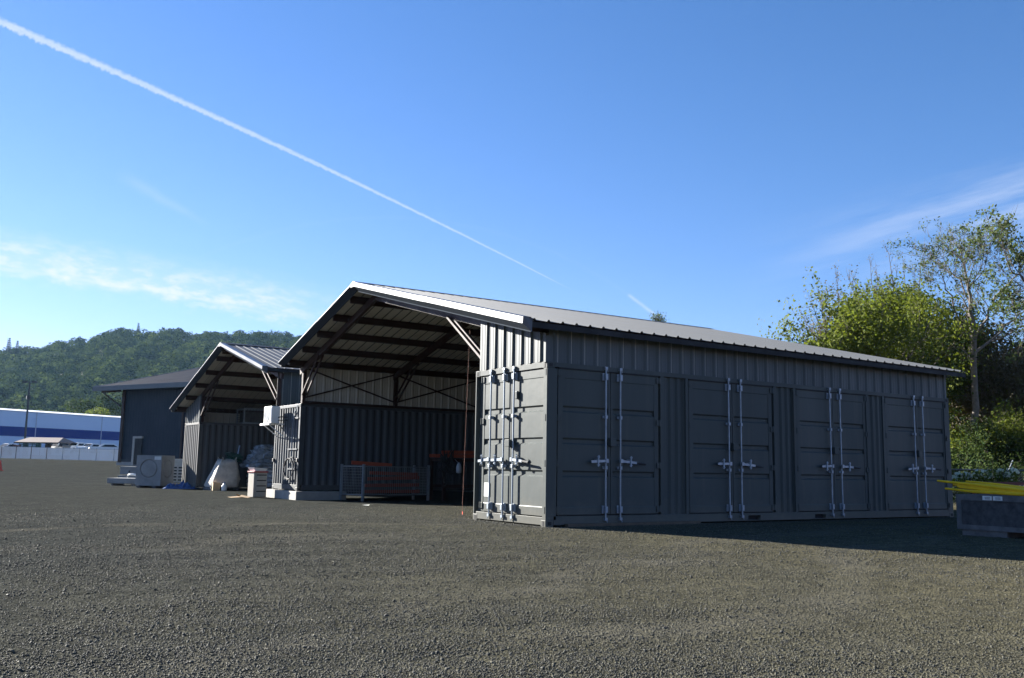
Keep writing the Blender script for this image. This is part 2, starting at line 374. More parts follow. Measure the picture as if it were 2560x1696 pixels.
def door(parent, s0, s1, z0, z1, c0, c1, M, rods, hinge_s, hdir, grip):
    """one leaf with its hinges, locking rods, handles"""
    mb = MB(); leaf(mb, s0, s1, z0, z1, c0, c1, M, CH)
    d = mb.build('door', PAINT, parent)
    for z in (2.71, 1.9, 1.1, .29):
        h = MB(); o = -1 if hinge_s == s0 else 1
        a, b = sorted((hinge_s-o*.06, hinge_s+o*.045))
        h.box(a, b, .001, .022, z-.055, z+.055, tf=M)
        h.tube([M(hinge_s+o*.012, .022, z-.06), M(hinge_s+o*.012, .022, z+.06)], .016, 8)
        h.build('hinge', PAINT, d, bevel=.004)
    for s in rods:
        r = MB(); r.tube([M(s, .05, .13), M(s, .05, 2.84)], .016, 10); r.build('lock_rod', GALV, d, smooth=False)
        for z, big in ((2.70, 1), (.29, 1), (1.96, 0), (1.04, 0)):
            k = MB()
            if big: k.box(s-.06, s+.035, .001, .03, z-.07, z+.07, tf=M); k.box(s-.028, s+.028, .025, .085, z-.055, z+.055, tf=M)
            else: k.box(s-.05, s+.03, .001, .03, z-.025, z+.025, tf=M); k.box(s-.025, s+.025, .025, .08, z-.03, z+.03, tf=M)
            k.build('rod_keeper', GALV, d, bevel=.003)
        for z in (2.86, .12):
            k = MB(); k.box(s-.03, s+.03, .02, .075, z-.025, z+.025, tf=M); k.tube([M(s+.015, .05, z), M(s+.045, .05, z-.06)], .011, 6); k.build('rod_cam', GALV, d)
        h = MB()
        e = s+hdir*.36; hz0 = random.uniform(-.025, .02)
        h.bar(M(s, .085, 1.165), M(e, .09, 1.155+hz0), .016, .045)
        h.box(s-.03, s+.03, .05, .1, 1.13, 1.2, tf=M)
        l = s+hdir*.21
        h.box(l-.02, l+.02, .001, .09, 1.13, 1.2, tf=M)
        h.tube([M(l-.005, .105, 1.06), M(l+.005, .105, 1.26)], .016, 6); h.tube([M(l-.03, .105, 1.23), M(l+.03, .105, 1.23)], .014, 6)
        h.tube([M(l-.03, .105, 1.09), M(l+.03, .105, 1.09)], .014, 6)
        h.build('handle', GALV, d)
        if grip:
            g = MB(); g.tube([M(e, .09, 1.155+hz0), M(e+hdir*.21, .092, 1.145+hz0*1.5)], .022, 8); g.build('handle_grip', RUBBER, d)
    return d

def casting(parent, x, y, z, sx, sy, paint, w=.15, l=.17, h=.118):
    """corner casting with its lashing holes; sx, sy point outwards"""
    mb = MB()
    X0, X1 = sorted((x, x-sx*l)); Y0, Y1 = sorted((y, y-sy*w))
    mb.box(X0, X1, Y0, Y1, z, z+h)
    o = mb.build('corner_casting', paint, parent, bevel=.008)
    for a_ in (0, 1):
        hl = MB()
        if a_: hl.box(x+sx*.0025-.002, x+sx*.0025+.002, y-sy*w*.5-.025, y-sy*w*.5+.025, z+h*.5-.04, z+h*.5+.04)
        else: hl.box(x-sx*l*.5-.04, x-sx*l*.5+.04, y+sy*.0025-.002, y+sy*.0025+.002, z+h*.5-.03, z+h*.5+.03)
        hl.build('lashing_hole', DARK, o)
    return o

H, Lc, Wc = 2.896, 12.192, 2.438
def near_container():
    t = thing('shipping_container', 'long dark grey shipping container with four pairs of side doors under the nearest roof', 'shipping container', (0, 0, 0))
    f = MB()
    B = f.box
    # long side frame
    B(.0, .225, 0, .11, .118, H-.118); B(11.985, Lc, 0, .11, .118, H-.118)
    B(.17, Lc-.17, 0, .09, 2.805, H-.004)                         # top rail
    for a, b in ((.17, 5.03), (5.39, 7.08), (7.43, Lc-.17)): B(a, b, 0, .09, .03, .185)
    B(5.03, 5.39, 0, .088, .135, .185); B(7.08, 7.43, 0, .088, .135, .185); B(5.03, 5.39, 0, .088, .03, .045); B(7.08, 7.43, 0, .088, .03, .045)
    for a, b in ((2.675, 2.76), (3.33, 3.405), (5.855, 5.93), (6.48, 6.555), (8.94, 9.02), (9.55, 9.63)): B(a, b, .002, .1, .185, 2.805)
    # door end frame
    B(.002, .1, .1, 2.34, 2.79, H-.002); B(.002, .1, .1, 2.34, .03, .165)
    B(.0, .11, 2.405, Wc, .118, H-.118); B(.085, .13, 2.19, 2.41, .1, H-.1)
    # closed far end, inner side, roof, floor
    B(.15, Lc-.15, .15, Wc-.06, H-.07, H-.03); B(.15, Lc-.15, .11, Wc-.06, .04, .15)
    B(Lc-.12, Lc-.02, .1, Wc, .1, H-.1); B(Lc-.12, Lc, Wc-.12, Wc, .1, H-.1); B(.11, .2, Wc-.12, Wc-.002, .1, H-.1)
    B(.17, Lc-.17, Wc-.08, Wc, 2.8, H-.004); B(.17, Lc-.17, Wc-.08, Wc, .03, .185)
    f.build('frame', PAINT, t, bevel=.004)
    dk = MB(); dk.box(.12, Lc-.13, .098, .12, .1, 2.85); dk.box(.101, .12, .04, 2.4, .1, 2.85)
    dk.box(5.03, 5.39, .09, .097, .03, .14); dk.box(7.08, 7.43, .09, .097, .03, .14)
    dk.build('gap_shade_backing', DARK, t)  # dark sheet behind door gaps and fork pockets, standing in for their shade
    w = MB()
    for a, b in ((2.76, 3.33), (5.93, 6.48), (9.02, 9.55)):
        w.strip(corr(a+.02, b, .185, .036, (.055, .035, .055)), lambda q, h, e: (q, .035-h, (.185, 2.805)[e]))
    w.strip(corr(.2, Lc-.15), lambda q, h, e: (q, Wc-.04+h, (.185, 2.8)[e]))
    w.build('wall_panel', PAINT, t)
    MS = lambda s, d, z: (s, .022-d, z)
    for k, x0 in enumerate((.235, 3.41, 6.555, 9.635)):
        w_ = 2.425
        g = x0+1.225
        door(t, x0+.025, g-.008, .205, 2.785, x0+.135, g-.05, MS, [x0+1.075], x0+.025, -1, k == 9)
        door(t, g+.008, x0+w_-.025, .205, 2.785, g+.05, x0+w_-.13, MS, [x0+1.42], x0+w_-.025, 1, True)
        lb = MB(); lb.box(g-.055, g+.075, -.062, .02, 1.43, 1.58); lb.build('lock_box', PAINT, t, bevel=.004)
        st = MB(); st.box(x0+.03, x0+w_-.03, .002, .06, 2.786, 2.803); st.build('door_gasket', DARK, t)
    ME = lambda s, d, z: (.03-d, s, z)
    d = door(t, 1.18, 2.195, .185, 2.775, 1.21, 2.14, ME, [1.83, 1.36], 2.195, 1, False)
    v = MB(); v.box(2.0-.11, 2.0+.09, .001, .004, .46, .72, tf=ME); v.build('label_plate', PAPER, d)
    d = door(t, .05, 1.165, .185, 2.775, .095, 1.12, ME, [1.03], .05, -1, True)
    v = MB(); v.box(.93, 1.0, .001, .05, 2.27, 2.42, tf=ME); v.build('vent', PAINT, d, bevel=.01)
    lb = MB(); lb.box(1.1, 1.24, .035, .13, 1.4, 1.53, tf=lambda s, d, z: (.06-d, s, z)); lb.build('lock_box', PAINT, t, bevel=.004)
    for x, sx in ((0, -1), (Lc, 1)):
        for y, sy in ((0, -1), (Wc, 1)):
            for z in (0, H-.118): casting(t, x+sx*.004, y+sy*.004, z, sx, sy, PAINT)
near_container()

def plain_container(name, label, x, y, z, paint, rods=True, period=.235):
    t = thing(name, label, 'shipping container', (x, y, z))
    f = MB(); B = lambda *a: f.box(x+a[0], x+a[1], y+a[2], y+a[3], z+a[4], z+a[5])
    for a, b in ((0, .1), (Lc-.1, Lc)):
        for c, d in ((0, .1), (Wc-.1, Wc)): B(a, b, c, d, .118, H-.118)
        B(a+.002, b-.002, .1, Wc-.1, H-.1, H-.004); B(a+.002, b-.002, .1, Wc-.1, .03, .2)
    for c, d in ((.002, .08), (Wc-.08, Wc-.002)): B(.15, Lc-.15, c, d, H-.1, H-.004); B(.15, Lc-.15, c, d, .03, .2)
    B(.1, Lc-.1, .08, Wc-.08, H-.06, H-.03); B(.1, Lc-.1, .08, Wc-.08, .05, .12)
    f.build('frame', paint, t, bevel=.004)
    w = MB()
    w.strip(corr(.1, Wc-.1, period, .045, (.07, .05, .07)), lambda q, h, e: (x+.02-h, y+q, z+(.2, H-.1)[e]))
    w.build('end_wall', paint, t)
    w = MB()
    for yy, sg in ((.012, -1), (Wc-.012, 1)):
        w.strip(corr(.1, Lc-.1), lambda q, h, e: (x+q, y+yy+sg*h, z+(.2, H-.1)[e]))
    w.box(x+Lc-.06, x+Lc-.04, y+.1, y+Wc-.1, z+.2, z+H-.1)
    w.build('side_wall', paint, t)
    for xx, sx in ((0, -1), (Lc, 1)):
        for yy, sy in ((0, -1), (Wc, 1)):
            for zz in (0, H-.118): casting(t, x+xx+sx*.004, y+yy+sy*.004, z+zz, sx, sy, paint)
    return t
AX, AY, AZ = 1.707, 16.578, .134
BX, BY, BZ = 1.707, 28.953, -.094
ca = plain_container('shipping_container', 'blue grey shipping container on a pale footing, air conditioner at its end', AX, AY, AZ, PAINT_BLUE)
cb = plain_container('shipping_container', 'farthest shipping container, grey, narrow ribbed end, carrying the left edge of the small roof', BX, BY, BZ, PAINT_B, period=.3)
# brackets and conduit on the end of container A
for z, y0, y1 in ((2.42, .12, .75), (1.38, .12, 1.0), (.72, .1, .95)):
    q = MB(); q.box(AX-.03, AX-.001, AY+y0, AY+y1, AZ+z-.025, AZ+z+.025); q.build('lashing_bar', PAINT_BLUE, ca)
q = MB(); q.tube([(AX-.02, AY+.22, AZ+2.85), (AX-.03, AY+.55, AZ+2.55), (AX-.03, AY+.6, AZ+1.6), (AX-.03, AY+.5, AZ+.9), (AX-.03, AY+.28, AZ+.75)], .012, 6); q.build('conduit', GALV, ca)
for yy in (.05, Wc-.05):
    q = MB(); q.box(AX-.05, AX-.003, AY+yy-.05, AY+yy+.05, AZ+.95, AZ+1.07); q.build('lashing_ring', RUBBER, ca, bevel=.01)
co = thing('cable_coil', 'black cable looped in a ring on the end of the blue grey container', 'cable', (AX-.06, AY+.8, AZ+.85))
q = MB()
for dr, dx in ((0, 0), (.02, -.015)):
    q.tube([(AX-.06+dx, AY+.72+(.42+dr)*math.cos(a), AZ+.72+(.33+dr)*math.sin(a)) for a in np.linspace(0, 2*PI, 33)], .016, 6, cap=False)
q.build('coil', RUBBER, co)
q = MB(); q.tube([(AX-.06, AY+.55, AZ+1.1), (AX-.06, AY+.35, AZ+1.1), (AX-.05, AY+.15, AZ+.85), (AX-.04, AY+.03, AZ+.3)], .022, 6); q.build('cable_end', RUBBER, co)
# footing
ft = MB(); ft.box(1.58, 3.35, AY-.28, AY+Wc+.3, -.4, AZ-.002); tag(ft.build('concrete_footing', CONC, bevel=.015), 'pale concrete footing under the blue grey container', 'footing')
# air conditioner
ac = thing('air_conditioner', 'white air conditioning unit on brackets beside the blue grey container end', 'air conditioner', (1.2, 18.0, 2.36))
q = MB(); q.box(1.2, 1.5, 17.98, 18.78, 2.4, 2.98); q.build('casing', WHITE, ac, bevel=.015)
q = MB(); c = (1.196, 18.45, 2.69)
q.add([(c[0]-.003, c[1]+.25*math.cos(a), c[2]+.25*math.sin(a)) for a in np.linspace(0, 2*PI, 33)[:-1]], [tuple(range(32))])
for r in (.13, .25): q.tube([(c[0]-.008, c[1]+r*math.cos(a), c[2]+r*math.sin(a)) for a in np.linspace(0, 2*PI, 25)], .004, 4, cap=False)
q.build('fan_grille', WIRE, ac)
q = MB(); q.box(1.192, 1.199, 18.02, 18.1, 2.45, 2.92); q.build('trim_panel', GALV, ac)
q = MB()
for yy in (18.1, 18.66): q.bar((1.12, yy, 2.38), (1.72, yy, 2.38), .04, .04); q.bar((1.14, yy, 2.37), (1.7, yy, 1.95), .03, .03)
q.box(1.1, 1.14, 17.9, 18.86, 2.33, 2.4)
q.build('bracket', WHITE, ac)
q = MB(); q.tube([(1.45, 17.97, 2.6), (1.5, 17.85, 2.62), (1.69, 17.75, 2.6)], .02, 6); q.tube([(1.45, 17.97, 2.5), (1.5, 17.82, 2.5), (1.69, 17.7, 2.5)], .016, 6); q.build('pipe', RUBBER, ac)

# ------------------------------------------------------------------ pole roofs
def shed(name, label, E_r, RG, E_l, length, y_post_r, y_post_l, zr, zl, frames, wall_r, wall_l, purl, fronts, roofmat_r=ROOF, name_skew=False, rh=.034):
    """gable roof: E_r, RG, E_l are the front right eave, ridge, left eave; it runs back along +x"""
    E_r, RG, E_l = map(lambda p: np.array(p, float), (E_r, RG, E_l))
    t = thing(name, label, 'open shed', (E_r[0], RG[1], 0))
    ax = np.array([1., 0, 0])
    def slope(E):
        d = RG-E; n = np.cross(ax, d); n /= np.linalg.norm(n); n *= np.sign(n[2]); return d, n
    for E, nm, mt in ((E_r, 'roof_sheet', roofmat_r), (E_l, 'roof_sheet', roofmat_r)):
        d, n = slope(E); mb = MB()
        mb.strip(ribs(.06, length, .305, rh, .075, .03), lambda a, h, e: E+ax*a+d*((0, 1)[e])*.995+n*h)
        mb.build(nm, mt, t)
        lo = MB(); lo.strip(ribs(.08, length-.02, .305, rh-.004, .07, .03), lambda a, h, e: E+d*.01+ax*a+d*((0, 1)[e])*.985+n*(h-.012))
        lo.build('roof_lining', LINER, t)
        sc = MB()                                                   # screw heads beside the ribs
        for b in (.03, .21, .43, .65, .87):
            a = .06+.1525+.04
            while a < length:
                p = E+ax*a+d*b+n*.003; u = d/np.linalg.norm(d)
                sc.add([p+.011*ax, p+.011*u, p-.011*ax, p-.011*u, p+n*.008], [(0, 1, 4), (1, 2, 4), (2, 3, 4), (3, 0, 4)]); a += .305
        so = sc.build('roof_screws', RUBBER, t); so['kind'] = 'stuff'
        # gable flashing: a sloped top face and a deep front face
        bf = MB(); u = d/np.linalg.norm(d)
        f = -ax
        P0, P1 = E-u*.01, RG+u*.0
        bz, dz, ln_ = (.085, .2, .14) if E is E_r else (.0, .13, .14)
        def pr(p): return [p+ax*.14+n*.042, p+f*.0+n*.046, p+f*.03+n*.03, p+f*.035-np.array([0, 0, bz]), p-f*ln_-np.array([0, 0, dz]), p-f*(ln_-.01)-np.array([0, 0, dz+.02]), p-f*(ln_+.025)-np.array([0, 0, dz+.015]), p-f*(ln_+.03)-np.array([0, 0, .02])]
        cuts = (0., .47, 1.) if E is E_r else (0., .55, 1.)
        for ci in (0, 1):                                           # two lengths, the lower lapped over the upper
            lift = (n*.006+f*.006) if ci == 0 else n*0
            Pa, Pb = P0+(P1-P0)*cuts[ci], P0+(P1-P0)*(cuts[ci+1]+(.02 if ci == 0 else 0))
            A, Bq = [p+lift for p in pr(Pa)], [p+lift for p in pr(Pb)]; k = len(A)
            bf = MB(); bf.add(A+Bq, [(i, i+1, k+i+1, k+i) for i in range(k-1)]+[tuple(range(k)), tuple(range(k, 2*k))])
            go_ = bf.build('gable_flashing', TRIM, t); go_.data.materials.append(TRIM_FACE)
            for pi_ in range(3, 7): go_.data.polygons[pi_].material_index = 1
        # eave strip
        ev = MB(); q0 = E-np.array([0, 0, .03])-u*-.02; ev.add([q0+ax*.05, q0+ax*(length-.01), q0+ax*(length-.01)-np.array([0, 0, .1]), q0+ax*.05-np.array([0, 0, .1]),
            q0+ax*.05+u*.06, q0+ax*(length-.01)+u*.06, q0+ax*(length-.01)+u*.06-np.array([0, 0, .1]), q0+ax*.05+u*.06-np.array([0, 0, .1])],
            [(0, 1, 2, 3), (4, 5, 6, 7), (0, 1, 5, 4), (3, 2, 6, 7), (0, 3, 7, 4), (1, 2, 6, 5)])
        ev.build('eave_purlin', DARK, t)
        # purlins along x, under the sheet
        for p in purl:
            b = p/np.linalg.norm(d[1:])
            if b > .99: continue
            c0 = E+d*b-n*.125; mb = MB(); mb.bar(c0+ax*.2, c0+ax*(length-.05), .07, .2, up=n); mb.build('purlin', STEEL, t)
    rc = MB(); d1, n1 = slope(E_r); d2, n2 = slope(E_l); u1, u2 = d1/np.linalg.norm(d1), d2/np.linalg.norm(d2)
    for e0, e1 in (((-.03), (length)),):
        P = [RG-u1*.2+n1*.04, RG+np.array([0, 0, .055]), RG-u2*.2+n2*.04]
        rc.add([p+ax*e0 for p in P]+[p+ax*e1 for p in P], [(0, 1, 4, 3), (1, 2, 5, 4)])
        rc.add([P[1]+ax*e0, P[0]+ax*e0, P[0]+ax*e0-np.array([0, 0, .1]), P[2]+ax*e0-np.array([0, 0, .1]), P[2]+ax*e0], [(0, 1, 2, 3, 4)])
    rc.build('ridge_cap', roofmat_r, t)
    # frames: posts, rafters, knee braces
    def zr_at(y, x):
        if y < RG[1]: b = (y-E_r[1])/(RG[1]-E_r[1]); return E_r[2]+b*(RG[2]-E_r[2])-.24
        b = (y-E_l[1])/(RG[1]-E_l[1]); return E_l[2]+b*(RG[2]-E_l[2])-.24
    skew = 1.5 if name_skew else 0.
    for i, x in enumerate(frames):
        xm = x-skew/2
        for y, zb in ((y_post_r, zr), (y_post_l, zl)):
            sg = 1 if y < RG[1] else -1
            xx = x-skew if y == y_post_r else x
            p = MB(); p.bar((xx, y, zb), (xx, y, zr_at(y, x)-.04), .12, .12); p.build('post', STEEL, t)
            rf = MB(); yy0 = y-sg*.3
            rf.bar((xx, yy0, zr_at(yy0, x)-.05), (xm, RG[1]-sg*.02, zr_at(RG[1], x)-.05), .09, .2); rf.build('rafter', STEEL, t)
            for dx in (-.075, .075):
                yb = y+sg*1.9; k = MB(); k.bar((xx+dx, y+sg*.07, zb+.28), (xx+(xm-xx)*.27+dx, yb, zr_at(yb, x)-.12), .05, .05); k.build('knee_brace', STEEL, t)
    # side walls above the containers
    for (y, z0, z1, x0, x1, sg, xb) in (wall_r, wall_l):
        w = MB(); w.strip(ribs(x0, x1, .305, .03, .11, .035), lambda a, h, e: (a, y-h+(.02 if sg > 0 else 0), (z0, z1)[e])); w.build('side_cladding', CLAD, t)
        w = MB(); w.strip(ribs(x0+.02, x1-.02, .305, .03, .11, .035), lambda a, h, e: (a, y+(.015 if sg < 0 else 0.)-h, (z0+.01, z1-.01)[e])); w.build('wall_lining', LINER, t)
        if xb:
            s_ = MB(); s_.box(x0+.1, x1-.1, y-.14, y-.04, z0+.0, z0+.09); s_.build('sill_beam', STEEL, t)
            for a, b in zip(xb[:-1], xb[1:]):
                for za, zb in ((z0+.2, z1-.12), (z1-.12, z0+.2)):
                    k = MB(); k.bar((a, y-.08, za), (b, y-.08+(.01 if za < zb else -.01), zb), .03, .05); k.build('cross_brace', STEEL, t)
    # cladding over the container ends
    for (x, y0, y1, z0, za, zb) in fronts:
        w = MB(); w.strip(ribs(y0, y1, .305, .034, .11, .04), lambda a, h, e: (x-h, a, z0 if e == 0 else za+(zb-za)*(a-y0)/(y1-y0))); w.build('gable_cladding', CLAD, t)
        c = MB(); c.box(x-.05, x+.04, y0-.07, y0-.005, z0-.02, za-.04); c.build('corner_flashing', CLAD, t)
    # unseen back wall, added to keep the shed interior dark
    w = MB(); xb = E_r[0]+length-.5
    w.add([(xb, y_post_r, zr), (xb, y_post_l, zl), (xb, y_post_l, zr_at(y_post_l, 0)+.2), (xb+.0, RG[1], RG[2]-.1), (xb, y_post_r, zr_at(y_post_r, 0)+.2)], [(0, 1, 2, 3, 4)])
    w.add([(xb, y_post_r, -.2), (xb, y_post_l, -.2), (xb, y_post_l, zl), (xb, y_post_r, zr)], [(0, 1, 2, 3)])
    w.build('added_back_wall', CLAD, t)
    return t

ridge1 = (.33, 9.4, 5.82)
shed('pole_shed', 'large open shed with a dark gable roof spanning between two shipping containers', (-.71, -.3, 3.545), ridge1, (1.02, 16.95, 4.36), 13.26,
     2.44, 16.5, H, AZ+H, (1.75, 5.15, 8.55, 11.9), (.05, 2.88, 3.52, .06, 12.2, -1, None), (16.6, AZ+H-.005, 4.34, 1.72, 13.6, 1, (1.8, 5.15, 8.5, 11.9)),
     (.55, 2.1, 3.7, 5.25, 6.8, 8.4, 9.5), [(.02, .08, 2.33, 2.9, 3.40, 3.92)], name_skew=True)
shed('pole_shed', 'smaller open shed with a pale ribbed gable roof further back beside the large shed', (1.06, 18.72, 4.38), (1.06, 24.1, 5.76), (1.1, 31.85, 3.46), 12.9,
     19.05, 28.9, AZ+H, BZ+H, (1.8, 5.2, 8.6, 12.), (19.03, AZ+H-.005, 4.34, 1.72, 13.6, -1, None), (31.38, BZ+H-.005, 3.5, 1.72, 13.6, 1, None),
     (.45, 2.0, 3.6, 5.2, 6.8, 7.6), [(1.72, BY+.02, BY+Wc-.02, BZ+H, 4.05, 3.45)], rh=.02)

# string line and marker flag
q = MB(); q.tube([(1.2, 4.75, 4.2), (.58, 3.85, gz(.58, 3.85)+.03)], .0035, 5); tag(q.build('string_line', STRING), 'thin reddish string line slanting from the shed roof down to the gravel', 'string')
fl = thing('marker_flag', 'tiny orange marker flag in the gravel left of the container doors', 'flag', (.58, 3.85, gz(.58, 3.85)))
q = MB(); q.tube([(.58, 3.85, gz(.58, 3.85)-.03), (.58, 3.85, .09)], .004, 5); q.build('stake', WIRE, fl)
q = MB(); q.add([(.58, 3.85, .09), (.55, 3.78, .08), (.56, 3.8, .02), (.58, 3.85, .03), (.585, 3.855, .09), (.555, 3.785, .08), (.565, 3.805, .02), (.585, 3.855, .03)], [(0, 1, 2, 3), (4, 5, 6, 7)]); q.build('pennant', CONE_O, fl)
# timber below container
q = MB(); q.box(.4, 3.59, -.12, -.012, -.05, .055); tag(q.build('timber_beam', TIMBER, bevel=.006), 'long brown timber lying along the foot of the container side doors', 'timber')
q = MB(); zz = float(gz(1.8, 11.4)); q.add([(1.7, 11.4, zz+.03), (1.85, 11.25, zz+.02), (1.95, 11.4, zz+.04), (1.82, 11.55, zz+.025), (1.82, 11.4, zz+.01)], [(0, 1, 4), (1, 2, 4), (2, 3, 4), (3, 0, 4)]); tag(q.build('paper_scrap', PAPER), 'small pale paper scrap on the gravel in front of the wire cage', 'litter')

# ------------------------------------------------------------------ things inside the large shed
def rot(o, x, y, rz):
    c, s = math.cos(rz), math.sin(rz); return o[0]+c*x-s*y, o[1]+s*x+c*y
g0 = float(gz(4, 15))
wc = thing('wire_cage', 'galvanised wire mesh cage of orange beams in the large shed', 'cage', (3.1, 15.5, g0))
def lp(p, q, t): return tuple(np.array(p)*(1-t)+np.array(q)*t)
cagec = [(3.47, 15.25), (6.05, 15.55), (5.9, 16.35), (3.1, 16.2)]
for (x, y) in cagec:
    fr = MB(); fr.bar((x, y, g0), (x, y, g0+1.2), .07, .07); fr.build('corner_post', GALV, wc)
for (p, q, n) in ((cagec[0], cagec[1], 34), (cagec[3], cagec[0], 14), (cagec[1], cagec[2], 12)):
    pn = MB()
    for z in (.2, 1.13): pn.bar((*p, g0+z), (*q, g0+z), .035, .035)
    for i in range(1, n): a = lp(p, q, i/n); pn.tube([(*a, g0+.2), (*a, g0+1.13)], .007, 4, cap=False)
    if n < 20:
        for z in np.linspace(.3, 1.05, 9): pn.tube([(*p, g0+z), (*q, g0+z)], .006, 4, cap=False)
    pn.build('mesh_panel', WIRE, wc)
bs = MB(); P4 = [(*c, g0+.17) for c in cagec]; bs.add(P4+[(x, y, z+.04) for x, y, z in P4], [(0, 1, 2, 3), (4, 5, 6, 7), (0, 1, 5, 4), (1, 2, 6, 5), (2, 3, 7, 6), (3, 0, 4, 7)]); bs.build('cage_floor', STEEL, wc)
posz = ['lowest at the cage floor', 'second from the cage floor', 'third from the cage floor', 'fourth from the cage floor', 'topmost, lying over the cage rim']
for i, (z, ya, tl) in enumerate(((.3, 15.55, .0), (.5, 15.6, .02), (.72, 15.62, .05), (.92, 15.7, -.04))):
    q = MB(); q.bar((3.6+.1*i, ya, g0+z), (5.85, ya+.3, g0+z+tl), .09, .11)
    tag(q.build('orange_beam', ORANGE), 'orange beam in the wire cage, '+posz[i], 'beam', 'orange beams in the wire cage')
q = MB(); q.bar((3.25, 15.75, g0+1.25), (4.6, 15.5, g0+1.18), .12, .12)
tag(q.build('orange_beam', ORANGE), 'short orange beam lying across the top left corner of the wire cage', 'beam', 'orange beams in the wire cage')
# rack of orange beams deeper in
rk = thing('steel_rack', 'dark steel rack carrying orange beams beside the wire cage', 'rack', (6.9, 14.6, g0))
for (x, y) in ((6.3, 14.9), (6.3, 15.8), (8.6, 14.2), (8.6, 15.1)):
    q = MB(); q.bar((x, y, g0), (x, y, g0+1.45), .1, .1); q.build('upright', STEEL, rk)
q = MB()
for y0, y1 in ((14.9, 14.2), (15.8, 15.1)): q.bar((6.3, y0, g0+1.4), (8.6, y1, g0+1.4), .06, .1); q.bar((6.3, y0, g0+.5), (8.6, y1, g0+.5), .06, .1)
q.bar((6.3, 14.9, g0+1.4), (6.3, 15.8, g0+1.4), .06, .1); q.bar((8.6, 14.2, g0+1.4), (8.6, 15.1, g0+1.4), .06, .1); q.build('shelf_beam', STEEL, rk)
for i, (xa, ya, za, xb, yb, zb) in enumerate(((6.0, 15.0, 1.53, 8.9, 14.3, 1.56), (6.2, 15.3, 1.53, 9.0, 14.6, 1.55), (6.3, 15.1, 1.66, 9.1, 14.35, 1.70), (6.1, 15.6, 1.54, 8.9, 15.0, 1.55), (7.0, 13.95, 1.5, 8.9, 13.2, .95))):
    q = MB(); q.bar((xa, ya, g0+za), (xb, yb, g0+zb), .1, .11)
    tag(q.build('orange_beam', ORANGE), ['orange beam at the front of the rack top', 'orange beam second from the front on the rack top', 'orange beam stacked on top of the others on the rack', 'orange beam at the back of the rack top', 'orange beam sloping down in front of the rack'][i], 'beam', 'orange beams on the steel rack')
q = MB(); rs = random.Random(3); pts = []
for i in range(60): pts.append((6.25+rs.uniform(-.25, .35), 14.75+rs.uniform(-.2, .2), g0+rs.uniform(.5, 1.75)))
q.tube(pts, .018, 5); tag(q.build('cable_tangle', RUBBER), 'tangle of dark cable hanging off the left end of the steel rack', 'cable')
q = MB(); q.lathe((6.62, 14.45, g0+.95), [(.03, 0), (.09, .02), (.1, .2), (.06, .3), (.02, .36)], 10); q.tube([(6.62, 14.45, g0+1.28), (6.6, 14.7, g0+1.42)], .008, 4)
tag(q.build('plastic_bag', SACK, smooth=True), 'pale blue plastic bag hanging from the steel rack', 'bag')

# ------------------------------------------------------------------ things by the small shed
g1 = float(gz(2, 28))
def sweep_blob(c, rx, ry, rz, n=14, m=9, j=.12, seed=1, flat=.25):
    """a lumpy closed sack-like form"""
    r = random.Random(seed); V = []; F = []
    for i in range(m+1):
        ph = -PI/2+PI*i/m
        for k in range(n):
            t = 2*PI*k/n; e = .55
            cx = math.copysign(abs(math.cos(ph))**.45, 1)*math.copysign(abs(math.cos(t))**e, math.cos(t))
            cy = math.copysign(abs(math.cos(ph))**.45, 1)*math.copysign(abs(math.sin(t))**e, math.sin(t))
            cz = math.copysign(abs(math.sin(ph))**.7, math.sin(ph))
            s = 1+r.uniform(-j, j)
            V.append((c[0]+rx*cx*s, c[1]+ry*cy*s, c[2]+rz*cz*(1+r.uniform(-j, j)*.6)))
    for i in range(m):
        for k in range(n):
            k2 = (k+1) % n; F.append((i*n+k, i*n+k2, (i+1)*n+k2, (i+1)*n+k))
    F.append(tuple(range(n))[::-1]); F.append(tuple(m*n+k for k in range(n)))
    return V, F
# bulk bag: sides slump inward to an open gathered mouth
pl = thing('pallet', 'wooden pallet under the white bulk bag', 'pallet', (2.5, 28.0, g1))
q = MB()
for k in range(6): q.box(1.95, 3.25, 27.45+k*.2, 27.45+k*.2+.14, g1+.1, g1+.125)
q.build('deck', WOOD, pl)
for k in (0, .55, 1.1):
    q = MB(); q.box(1.95+k, 1.95+k+.1, 27.45, 28.6, g1, g1+.098); q.build('bearer', WOOD, pl)
bb = thing('bulk_bag', 'white woven bulk bag full of rubbish slumped beside the small shed opening', 'bag', (2.5, 28.0, g1+.13))
V, F = [], []; n = 28; rs = random.Random(5)
for i, (z, s, rr) in enumerate(((0, .96, .3), (.06, 1.03, .25), (.35, .98, .3), (.7, .84, .35), (1.0, .68, .45), (1.18, .6, .5), (1.1, .5, .5), (.95, .42, .6))):
    for k in range(n):
        t = 2*PI*k/n; e = rr
        cx = math.copysign(abs(math.cos(t))**e, math.cos(t)); cy = math.copysign(abs(math.sin(t))**e, math.sin(t))
        w = 1+rs.uniform(-.06, .06)+.05*math.sin(3*t+z*5)
        V.append((2.58+.60*s*cx*w+(.14*z), 28.0+.58*s*cy*w-.06*z, g1+.13+z*(1+rs.uniform(-.05, .05))))
for i in range(7):
    for k in range(n): k2 = (k+1) % n; F.append((i*n+k, i*n+k2, (i+1)*n+k2, (i+1)*n+k))
F.append(tuple(7*n+k for k in range(n)))
q = MB(); q.add(V, F); q.build('bag_body', BAG, bb, smooth=True)
q = MB()
for sx, sy in ((-1, -1), (1, -1), (1, 1), (-1, 1)):
    q.tube([(2.7+.32*sx, 27.95+.3*sy, g1+1.2), (2.72+.3*sx, 27.93+.36*sy, g1+1.42), (2.72+.18*sx, 27.93+.3*sy, g1+1.22)], .018, 5)
q.build('lifting_strap', BAG, bb)
